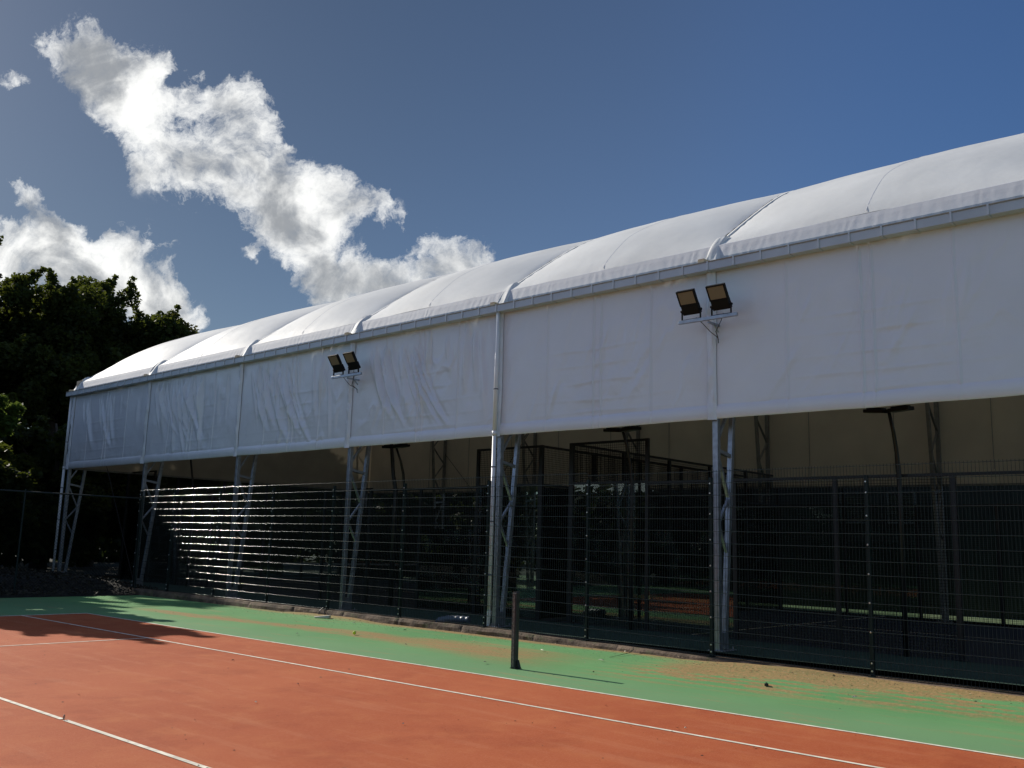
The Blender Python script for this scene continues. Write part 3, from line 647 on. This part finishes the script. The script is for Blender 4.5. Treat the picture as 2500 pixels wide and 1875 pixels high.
# end fence (far end of the court): chain link on rails
ef = thing('chain_link_fence', 'dark chain-link fence across the far end of the court under the trees', 'fence', (4.2, 18.2, 0)); EO = (4.2, 18.2, 0)
mb = MB().tube([(4.2, 18.2, 2.82), (-14, 17.9, 2.86)], .024, 8); loc_build(mb, 'top_rail', M_NETTING if 0 else mat('rail_paint', (.012, .018, .018), .6), ef, EO)
rp_ = None
for x_ in (4.2, .78, -2.4, -5.4, -8.4, -11.4, -14):
    loc_build(MB().tube([(x_, 18.2 + (x_ - 4.2) * .0165, 0), (x_, 18.2 + (x_ - 4.2) * .0165, 2.9)], .03, 8), 'post', M_FPOST, ef, EO)
mb = MB(); L_ = 18.2
for k in range(int(L_ / .09)):
    x_ = 4.2 - k * .09
    for s in (1, -1):
        x1 = x_ + s * 1.0
        a = (x_, 18.2 + (x_ - 4.2) * .0165, .1 if s > 0 else .1); 
        # diagonal wires folded inside the bay
        b_ = (max(-14, x_ - 2.7), 18.2 + (max(-14, x_ - 2.7) - 4.2) * .0165, .1 + (x_ - max(-14, x_ - 2.7)))
        if s < 0: a, b_ = (a[0], a[1], 2.8), (b_[0], b_[1], 2.8 - (a[0] - b_[0]))
        mb.beam(a, b_, .0035)
loc_build(mb, 'chain_link', mat('dull_wire', (.008, .010, .009), 1., spec=0), ef, EO)

# ------------------------------------------------------------------ padel cages
def padel(a, b_, label):
    o_ = ((XP0 + XP1) / 2, (a + b_) / 2, ZF); t = thing('padel_cage', label, 'padel court', o_, 'padel cages inside the hall')
    def P_(mb, name, m, par=t, **k): 
        mb.v = [v_ - np.array(o_) for v_ in mb.v]; return mb.build(name, m, par, **k)
    c = (a + b_) / 2; posts = []
    sides = [0, 2, 4, 6, 8, 12, 14, 16, 18, 20]
    z4, z3 = ZF + 3.9, ZF + 3.0
    for X_ in (XP0, XP1):
        for q in sides:
            hh = z4 if q in (0, 2, 18, 20) else z3
            big = .11 if q in (0, 20) else .08
            P_(MB().box(X_ - .03, X_ + .03, a + q - big / 2, a + q + big / 2, ZF, hh).box(X_ - .07, X_ + .07, a + q - .1, a + q + .1, ZF + .004, ZF + .018), 'post', M_BLACK)
    for Y_ in (a, b_):
        for q in range(1, 5):
            xx = XP0 + (XP1 - XP0) * q / 5; P_(MB().box(xx - .05, xx + .05, Y_ - .03, Y_ + .03, ZF, z4), 'post', M_BLACK)
    def rail(p, q, w_=.05): P_(MB().beam(p, q, w_), 'rail', M_BLACK)
    for X_ in (XP0, XP1):
        for s0, s1, zt, zlow in ((0, 2, z4, z3), (18, 20, z4, z3), (2, 8, z3, ZF + 2.0), (12, 18, z3, ZF + 2.0)):
            rail((X_, a + s0, zt - .025), (X_, a + s1, zt - .025)); 
            if s0 in (0, 18): rail((X_, a + s0, z3), (X_, a + s1, z3))
        rail((X_, a + 8, z3 - .025), (X_, a + 12, z3 - .025))
    for Y_ in (a, b_):
        rail((XP0, Y_, z4 - .025), (XP1, Y_, z4 - .025)); rail((XP0, Y_, z3), (XP1, Y_, z3))
    def mesh_y(X_, y0, y1, z0, z1):
        mb = MB()
        for y_ in np.arange(y0 + .05, y1, .05): mb.beam((X_, y_, z0), (X_, y_, z1), .0060)
        for z_ in np.arange(z0 + .05, z1, .05): mb.beam((X_, y0, z_), (X_, y1, z_), .0060)
        P_(mb, 'mesh_panel', M_BLKW)
    def mesh_x(Y_, x0, x1, z0, z1):
        mb = MB()
        for y_ in np.arange(x0 + .05, x1, .05): mb.beam((y_, Y_, z0), (y_, Y_, z1), .0060)
        for z_ in np.arange(z0 + .05, z1, .05): mb.beam((x0, Y_, z_), (x1, Y_, z_), .0060)
        P_(mb, 'mesh_panel', M_BLKW)
    for X_ in (XP0, XP1):
        mesh_y(X_, a, a + 2, z3, z4); mesh_y(X_, a + 18, a + 20, z3, z4); mesh_y(X_, a + 2, a + 4, ZF + 2, z3); mesh_y(X_, a + 16, a + 18, ZF + 2, z3)
        mesh_y(X_, a + 4, a + 8, ZF, z3); mesh_y(X_, a + 12, a + 16, ZF, z3)
        for s0, s1, zt in ((0, 2, z3), (2, 4, ZF + 2), (16, 18, ZF + 2), (18, 20, z3)):
            P_(MB().box(X_ - .006, X_ + .006, a + s0 + .05, a + s1 - .05, ZF + .03, zt - .03), 'glass_pane', M_GLASS)
    for Y_ in (a, b_):
        mesh_x(Y_, XP0, XP1, z3, z4)
        for q in range(5):
            x0 = XP0 + (XP1 - XP0) * q / 5; x1 = XP0 + (XP1 - XP0) * (q + 1) / 5
            P_(MB().box(x0 + .055, x1 - .055, Y_ - .006, Y_ + .006, ZF + .03, z3 - .03), 'glass_pane', M_GLASS)
    # net
    mb = MB()
    for x_ in np.arange(XP0 + .1, XP1, .05): mb.beam((x_, c, ZF + .05), (x_, c, ZF + .86), .003)
    for z_ in np.arange(ZF + .05, ZF + .86, .05): mb.beam((XP0 + .1, c, z_), (XP1 - .1, c, z_), .003)
    nt = P_(mb, 'net', M_BLKW)
    mb = MB().box(XP0 + .1, XP1 - .1, c - .006, c + .006, ZF + .862, ZF + .92); P_(mb, 'net_tape', mat('net_tape_cloth', (.25, .26, .27), .8), nt)
padel(*YP[1], 'black padel cage with glass corners at the right-hand end of the hall')
padel(*YP[0], 'black padel cage with glass corners in the far left half of the hall')

# lamp masts beside the cages
def mast(y0, label, lean=0., top=4.15, thick=.035):
    t = thing('lamp_mast', label, 'light mast', (XP0 - .14, y0, ZF), 'curved lamp masts beside the padel cages')
    h = top - ZF
    MB().tube([(0, 0, 0), (0, 0, 2.6), (0, .0, 2.95), (-.06, lean * .15, 3.35), (-.17, lean * .5, h - .35), (-.34, lean, h - .02)], [thick * 1.3, thick * 1.2, thick * 1.1, thick, thick * .9, thick * .8], 10).build('pole', M_BLACK, t, smooth=True)
    for s in (-1, 1):
        hd = MB().box(-.16, .16, -.17, .17, -.03, .03).box(-.12, .12, -.13, .13, .03, .055).build('lamp_head', M_LAMP, t, bevel=.01); hd.location = (-.36, lean + s * .205, h + .01); hd.rotation_euler = (R(4 * s), R(-6), 0)
        l = MB().box(-.14, .14, -.15, .15, -.034, -.0305).build('lens', M_LOUV, hd)
mast(-3.45, 'curved black lamp mast furthest to the right inside the hall')
mast(2.02, 'curved black lamp mast by the tall corner post of the right-hand padel cage')
mast(9.12, 'curved black lamp mast left of the downpipe with its flat twin heads below the curtain')
mast(9.46, 'thicker curved mast rising behind the curtain left of the downpipe', .35, 5.3, .05)
mast(19.6, 'thin curved lamp mast at the far left end of the hall', .2, 4.6)

# ------------------------------------------------------------------ shed behind the hall
shed = thing('clad_building', 'low dark green corrugated building with two louvred vents behind the hall', 'building', (19.6, -4, 0)); SO = (19.6, -4, 0)
ys = np.arange(-24, 9.5, .025); ph = (ys / .25) % 1; off = np.where(ph < .35, 0, np.where(ph < .5, (ph - .35) / .15, np.where(ph < .85, 1, (1 - ph) / .15))) * .04
off = off * .3; Xw = 19.05 - .02 * ys - off
mb = MB().grid(np.stack([Xw, Xw], 1), np.stack([ys, ys], 1), np.stack([ys * 0 + ZF + .02, ys * 0 + 4.15], 1), False)
loc_build(mb, 'wall', M_SHED, shed, SO)
mb = MB().add([(19.55, -24, 4.15), (18.87, 9.5, 4.15), (26, 9.5, 4.9), (26, -24, 4.9)], [(0, 1, 2, 3)])
mb.add([(18.86, 9.5, 0), (26, 9.5, 0), (26, 9.5, 4.9), (18.86, 9.5, 4.15)], [(0, 1, 2, 3)])
loc_build(mb, 'roof', M_SHED, shed, SO)
loc_build(MB().beam((19.50, -24, 4.16), (18.82, 9.5, 4.16), .12, .1), 'eaves_trim', M_BLACK, shed, SO)
for y0 in (2.37, .93):
    x_ = 19.01 - .02 * y0; f_ = loc_build(MB().box(x_ - .03, x_ + .03, y0 - .42, y0 + .42, 2.68, 2.74).box(x_ - .03, x_ + .03, y0 - .42, y0 + .42, 3.58, 3.64).box(x_ - .03, x_ + .03, y0 - .42, y0 - .37, 2.74, 3.58).box(x_ - .03, x_ + .03, y0 + .37, y0 + .42, 2.74, 3.58), 'louvre_vent', M_LOUV, shed, SO)
    mb = MB()
    for z_ in np.arange(2.78, 3.57, .062): mb.beam((x_ - .02, y0 - .37, z_), (x_ - .02, y0 + .37, z_), .006, .05, up=(-.6, 0, .8))
    mb.v = [v_ - np.array(SO) for v_ in mb.v]; mb.build('slats', M_LOUV, f_)

# ------------------------------------------------------------------ vegetation
def leaves(C, Rr, n, size, seed, flat=.0, elong=1.6):
    """C (k,3) clump centres, Rr (k,) radii -> (n,4,3) leaf quads"""
    r = np.random.default_rng(seed); k = len(C); w_ = Rr ** 2; idx = r.choice(k, n, p=w_ / w_.sum())
    d = r.normal(size=(n, 3)); d /= np.linalg.norm(d, axis=1)[:, None]
    rad = Rr[idx] * (r.random(n) ** .45); p = C[idx] + d * rad[:, None] * np.array([1, 1, .8])
    a = r.normal(size=(n, 3)); a[:, 2] *= .5; a[:, 2] -= .25; a /= np.linalg.norm(a, axis=1)[:, None]
    b = np.cross(a, r.normal(size=(n, 3))); b /= np.linalg.norm(b, axis=1)[:, None]
    s = size * (.6 + .8 * r.random(n))[:, None]; L = a * s * elong / 2; Wd = b * s / 2; nn = np.cross(a, b) * s * .12
    return np.stack([p - L, p + Wd + nn, p + L, p - Wd + nn], 1)
def tree(name, label, x, y, h, rx, m, seed, n=36000, size=.17, z0=1.0, ry=None, group='tall trees beyond the far end of the hall', kcl=70, base=0., cat='tree', rough=.9):
    r = np.random.default_rng(seed); ry = ry or rx
    t = thing(name, label, cat, (x, y, base), group)
    C = []; Q = []
    cz = (h + z0) / 2; rz = (h - z0) / 2
    lobes = []
    for _ in range(11):
        d = r.normal(size=3); d /= np.linalg.norm(d); lobes.append((np.array([d[0] * rx * .58, d[1] * ry * .58, cz + d[2] * rz * .62]), .34 + .22 * r.random()))
    lobes += [(np.array([0, 0, cz]), .62), (np.array([0, 0, cz - rz * .45]), .6)]
    for _ in range(kcl):
        d = r.normal(size=3); d /= np.linalg.norm(d); q = r.random() ** .35
        lc, lr = lobes[r.integers(len(lobes))]
        c = lc + d * q * lr * np.array([rx, ry, min(rz, rx * 1.25)]); c[2] = min(max(c[2], z0), h - .15); C.append(c); Q.append((.35 + .55 * r.random()) * min(rx, 3.5) / 3.0)
        if r.random() < .45:
            g_ = np.array([d[0], d[1], abs(d[2]) + .5]); g_ /= np.linalg.norm(g_)
            for st in range(3): C.append(c + g_ * (.35 + .28 * st) * min(rx, 3) / 2.4); Q.append((.26 - .06 * st) * min(rx, 3) / 2.2)
    # sprays that stand out of the outline
    C = np.array(C); Q = np.array(Q)
    mb = MB(); tr_ = max(.09, h * .018)
    tp = [(0, 0, -.1)] + [(math.sin(seed + z_) * .15 * z_ / h * 2, math.cos(seed * 2 + z_) * .12 * z_ / h * 2, z_) for z_ in np.linspace(h * .15, h * .8, 6)]
    mb.tube(tp, list(np.linspace(tr_ * 1.5, tr_ * .3, 7)), 8)
    order = r.permutation(len(C))[:16]
    for q in order:
        c = C[q]; z1 = max(h * .12, min(h * .75, c[2] - rx * .5)); k_ = min(6, int(1 + z1 / h * 7)); s0 = Vector(tp[k_]); e = Vector(c); mid = (s0 + e) / 2 + Vector((0, 0, -.15 * (e - s0).length))
        mb.tube([s0, mid, e], [tr_ * .5, tr_ * .3, tr_ * .08], 6)
    mb.build('trunk', M_TRUNK, t, smooth=True)
    quads('crown', leaves(C, Q, n, size, seed), m, t)
    return t
tree('broadleaf_tree', 'tallest dark broadleaf tree at the left edge of the sky line', 4.4, 40, 16.6, 5.0, M_LEAF, 3, 115000, .135, .3, kcl=190)
tree('broadleaf_tree', 'dark broadleaf tree second from the left against the clouds', 10.2, 40.5, 16.9, 4.6, M_LEAF, 11, 115000, .135, .3, kcl=190)
tree('broadleaf_tree', 'olive-tinged broadleaf tree standing right above the hall roof corner', 16.8, 40, 15.9, 4.2, M_LEAF2, 21, 95000, .135, .3, kcl=170)
tree('broadleaf_tree', 'dark broadleaf tree filling the dip between the two highest crowns', 7.6, 43, 17.0, 4.6, M_LEAF, 15, 70000, .14, .3, kcl=150)
tree('broadleaf_tree', 'dark broadleaf tree behind, between the second and the olive-tinged crowns', 13.9, 43.5, 17.2, 4.6, M_LEAF, 19, 70000, .14, .3, kcl=150)
tree('broadleaf_tree', 'slightly nearer dark tree bridging the dip left of the olive-tinged crown', 14.0, 38.5, 15.1, 3.2, M_LEAF, 29, 70000, .135, .3, kcl=150)
tree('broadleaf_tree', 'small rightmost tree crown peeping over the roof edge', 20.9, 41, 15.2, 2.4, M_LEAF, 27, 34000, .13, 1)
tree('broadleaf_tree', 'shrubby tree with yellowing leaves low at the left frame edge', -.8, 33, 11.6, 4.2, M_LEAF2, 37, 60000, .17, .3, kcl=130)
tree('broadleaf_tree', 'broad tree just outside the left edge shading the court end', 1.0, 31.5, 11.0, 2.5, M_LEAF, 39, 55000, .17, .3, kcl=130)
tree('understorey_tree', 'dark bushy tree behind the far left column of the hall', 6.0, 29.5, 7.6, 3.4, M_LEAF, 41, 42000, .16, .1, group='bushy trees behind the gable end')
tree('understorey_tree', 'dark bushy tree seen under the middle of the gable curtain', 11.5, 30, 7.2, 3.4, M_LEAF, 43, 42000, .16, .1, group='bushy trees behind the gable end')
tree('understorey_tree', 'dark bushy tree at the right end of the gable opening', 17., 29.5, 7.0, 3.4, M_LEAF, 47, 40000, .16, .1, group='bushy trees behind the gable end')
tree('understorey_tree', 'dark bushy tree left of the hall behind the chain-link fence', 1.0, 27, 6.6, 3.0, M_LEAF, 53, 40000, .15, .1, group='bushy trees behind the gable end')
tree('ash_sapling', 'young ash with bright sunlit leaves poking in from the left edge', -1.75, 19.6, 7.1, 2.6, M_LEAF3, 61, 34000, .12, 1.6, group='small trees by the court end', kcl=46)
tree('ash_sapling', 'slender ash whose sunlit leaf sprays reach in just above the fence rail', -.35, 18.7, 6.0, 1.05, M_LEAF3, 63, 5200, .10, 3.7, group='small trees by the court end', kcl=22)
tree('ash_sapling', 'taller small tree mostly outside the left edge beyond the court', -6.4, 20.6, 7.6, 3.4, M_LEAF3, 67, 40000, .13, 1.5, group='small trees by the court end')
tree('ash_sapling', 'broad leafy tree outside the frame past the court corner', -10.5, 21, 7.6, 3.3, M_LEAF2, 71, 20000, .15, 1.0, group='small trees by the court end')
tree('ash_sapling', 'slim dark tree close to the corner of the chain-link fence', -.3, 23.4, 8.0, 1.3, M_LEAF, 73, 15000, .14, 2.0, group='small trees by the court end')
for k, (x_, y_, h_, r_) in enumerate([(22.6, 12.6, 5.6, 2.6), (22.8, 16.8, 6.0, 2.6), (22.8, 21.2, 5.8, 2.6), (22.8, 25.6, 6.2, 2.7)]):
    tree('hedge_bush', ['rounded hedge bush beside the end of the dark building', 'second hedge bush behind the hall counted from the dark building', 'third hedge bush behind the hall counted from the dark building', 'hedge bush at the far back corner of the hall'][k],
         x_, y_, h_, r_, M_HEDGE, 80 + k, 20000, .15, -.2, group='hedge behind the hall', cat='bush')

# woodland closing the view far behind, and the tree belt on the other side of the court (seen mirrored in the glass)
def belt(name, label, pts, h, rr_, n, seed, m):
    r = np.random.default_rng(seed); C = []; Q = []
    for (x_, y_) in pts:
        for _ in range(16): C.append((x_ + r.normal() * 1.2, y_ + r.normal() * 1.2, r.random() * h)); Q.append(rr_ * (.7 + .5 * r.random()))
    o = quads(name, leaves(np.array(C), np.array(Q), n, .42, seed), m); tag(o, label, 'woodland', kind='stuff')
belt('woodland', 'dark mass of woodland far beyond the hall', [(x_, 54 + 2 * math.sin(x_)) for x_ in np.arange(-45, 62, 3.2)], 8.0, 2.4, 60000, 301, M_HEDGE)
belt('tree_belt', 'dark belt of trees on the other side of the court', [(-19.5 + math.sin(y_), y_) for y_ in np.arange(-30, 40, 3.)], 4.2, 1.7, 45000, 302, M_HEDGE)

# fallen leaves and twigs on the bank
r = np.random.default_rng(5); n = 5200
x_ = r.uniform(-6, 5, n); y_ = 17.7 + r.random(n) ** 1.3 * 6; tz = np.clip((y_ - 17.6) / 1.6, 0, 1); z_ = -.0 + tz * tz * (3 - 2 * tz) * .42 * np.clip((5.5 - x_) / 2.2, 0, 1) + .06 + r.random(n) * .06
p = np.stack([x_, y_, z_], 1); a = r.normal(size=(n, 3)); a[:, 2] *= .3; a /= np.linalg.norm(a, axis=1)[:, None]; b_ = np.cross(a, r.normal(size=(n, 3))); b_ /= np.linalg.norm(b_, axis=1)[:, None]
o = quads('fallen_leaves', np.stack([p - a * .05, p + b_ * .03, p + a * .05, p - b_ * .03], 1), mat('dry_leaves', (.035, .030, .019), .8, var=.5, scale=20)); tag(o, 'fallen leaves and twigs on the soil bank', 'leaf litter', kind='stuff')

# ------------------------------------------------------------------ small things on the court
npost = thing('net_post', 'black square tennis net post standing beside the sideline without its net', 'net post', (.86, 0, 0))
MB().box(-.038, .038, -.04, .04, 0, 1.06).build('shaft', M_POST, npost, bevel=.006)
mb = MB()
for s in (-1, 1): mb.tube([(-.034, s * .02, 1.06), (.034, s * .02, 1.06)], .019, 14)
mb.box(-.034, .034, -.037, -.003, .9, 1.055).box(-.034, .034, .003, .037, .9, 1.055) if 0 else None
mb.build('pulley_cap', M_POST, npost, smooth=False)
MB().box(-.0385 - .004, -.0385, -.018, .018, .03, 1.04).box(-.012, .012, .0405, .0445, .03, 1.04).build('edge_strip', M_RUST, npost)
mb = MB()
for z_ in (.06, .24, .44, .62, .80, .96): mb.tube([(-.043, -.0, z_), (-.062, 0, z_), (-.068, 0, z_ + .018)], .0045, 6)
mb.build('lacing_hooks', M_RUST, npost)
MB().box(-.045, .075, -.075, .05, .004, .012).beam((.02, -.042, .12), (.02, -.085, .01), .05, .012, up=(0, 0, 1)).build('foot', M_POST, npost)
def ball(x_, y_):
    bpy_me = D.meshes.new('tennis_ball'); import bmesh
    bm = bmesh.new(); bmesh.ops.create_icosphere(bm, subdivisions=4, radius=.034); bm.to_mesh(bpy_me); bm.free(); bpy_me.shade_smooth(); bpy_me.materials.append(M_BALL)
    o = D.objects.new('tennis_ball', bpy_me); COL.objects.link(o); o.location = (x_, y_, .042)
    mb = MB(); pts = []
    for k in range(41):
        t_ = 2 * PI * k / 40; a_ = .4; v_ = Vector((math.cos(t_) + a_ * math.cos(3 * t_), math.sin(t_) - a_ * math.sin(3 * t_), 1.3 * math.sin(2 * t_))).normalized() * .0342; pts.append(v_)
    mb.tube(pts, .0011, 5, False); mb.build('seam', M_PIPE, o)
    return tag(o, 'bright yellow-green tennis ball lying on the green run-off', 'tennis ball')
ball(1.98, 5.03)
o = MB().add([(-.17, -.05, 0), (.16, -.06, 0), (.18, .06, .0), (-.2, .05, 0), (-.17, -.05, .015), (.16, -.06, .055), (.18, .06, .06), (-.2, .05, .02)], [(3, 2, 1, 0), (4, 5, 6, 7), (0, 1, 5, 4), (1, 2, 6, 5), (2, 3, 7, 6), (3, 0, 4, 7)]).build('board_offcut', M_BOARD); o.location = (3.72, 8.35, .02); o.rotation_euler = (0, 0, R(-52)); tag(o, 'pale weathered board offcut lying against the brown kerb', 'board')
o = MB().box(-.022, .022, -.02, .02, 0, .035).box(-.012, .012, -.01, .01, .036, .046).build('plastic_cap', M_DLIT, bevel=.006); o.location = (2.26, -3.2, .008); tag(o, 'small black plastic cap on the sandy green surround', 'plastic cap')
o = MB().tube([Vector((math.cos(a_) * .02, 0, .02 + math.sin(a_) * .02)) for a_ in np.linspace(0, 2 * PI, 17)], .004, 6, False).build('anchor_ring', M_RUST); o.location = (-5.485, 0, .012); o.rotation_euler = (0, 0, R(50)); tag(o, 'small metal net anchor ring at the middle of the centre line', 'anchor ring')
r = np.random.default_rng(9)
spots = [(3.45, 6.9, 1, .045), (3.95, .25, 1, .05), (1.55, 3.1, 0, .035), (1.1, 5.6, 0, .06), (3.3, 5.1, 0, .05), (2.6, -.25, 1, .06), (2.9, 1.2, 1, .05), (1.35, -1.05, 0, .03), (3.62, 9.8, 1, .04), (2.2, -4.4, 1, .045), (-1.9, 2.9, 0, .03), (-2.5, .5, 0, .03), (.9, .62, 0, .05), (-3.2, -2.2, 1, .02), (-3.6, -.3, 1, .025), (-1.2, -4.1, 1, .02)]
for k, (x_, y_, c_, s_) in enumerate(spots):
    q = np.sort(r.uniform(0, 2 * PI, 7)); V = [(math.cos(t_) * s_ * r.uniform(.6, 1.2), math.sin(t_) * s_ * .45 * r.uniform(.6, 1.2), r.uniform(.002, .015)) for t_ in q]
    o = MB().add(V + [(0, 0, .02)], [(i_, (i_ + 1) % 7, 7) for i_ in range(7)]).build('leaf_scrap', M_LITTER if c_ else M_DLIT); o.location = (x_, y_, .02 if x_ > .3 else .012); o.rotation_euler = (0, 0, r.uniform(0, 6))
    where = 'on the red court' if x_ < 0 else 'on the green surround'
    tag(o, ('pale' if c_ else 'dark') + ' dry scrap of leaf lying ' + where, 'leaf', ('pale' if c_ else 'dark') + ' scraps ' + where)
r = np.random.default_rng(77); n = 2600
gx = np.concatenate([r.uniform(-9, 0, 260), 4.05 - r.gamma(1.6, .38, n - 260)]); gy = np.concatenate([r.uniform(-9, 11, 260), r.uniform(-8.5, 14, n - 260)])
gs = r.gamma(2., .0034, n) + .002; aa = r.uniform(0, 6.3, n); dx = np.stack([np.cos(aa), np.sin(aa), 0 * aa], 1) * gs[:, None]; dy = np.stack([-np.sin(aa), np.cos(aa), 0 * aa], 1) * gs[:, None] * .55
c0 = np.stack([gx, gy, np.where(gx < 0, .016, .030)], 1)
tag(quads('court_grit', np.stack([c0 - dx, c0 - dy, c0 + dx, c0 + dy + np.array([0, 0, .006])], 1)[:1500], mat('grit_dark', (.05, .038, .024), .9, var=.5, scale=30)), 'fine dark grit and leaf crumbs strewn over the court', 'grit', kind='stuff')
tag(quads('sand_crumbs', np.stack([c0 - dx, c0 - dy, c0 + dx, c0 + dy + np.array([0, 0, .006])], 1)[1500:], mat('grit_pale', (.45, .33, .2), .9, var=.4, scale=30)), 'pale sandy crumbs gathered along the kerb', 'grit', kind='stuff')
# corrugated drain duct and cable under the fence
pts = [(4.50, 4.50, .22), (4.44, 4.75, .22), (4.38, 5.0, .21), (4.33, 5.18, .17), (4.32, 5.26, .10)]
P2 = []; 
for a, b_ in zip(pts[:-1], pts[1:]):
    for q in range(8): P2.append(Vector(a).lerp(Vector(b_), q / 8))
rad = [.062 + (.009 if k % 4 < 2 else 0) for k in range(len(P2))]
o = MB().tube(P2, rad, 14).build('drain_duct', M_DUCT); tag(o, 'grey corrugated drain duct bending down behind the fence', 'drain duct')
o = MB().tube([(4.3, 8.9, .2), (4.16, 8.93, .19), (4.08, 8.95, .12), (4.04, 8.92, .02), (4.0, 8.8, .02)], .010, 6).tube([(4.2, 8.85, .17), (4.07, 8.75, .10), (4.03, 8.68, .02)], .006, 6).build('ground_cable', M_CABLE); tag(o, 'loose black cable hanging over the kerb under a fence post', 'cable')
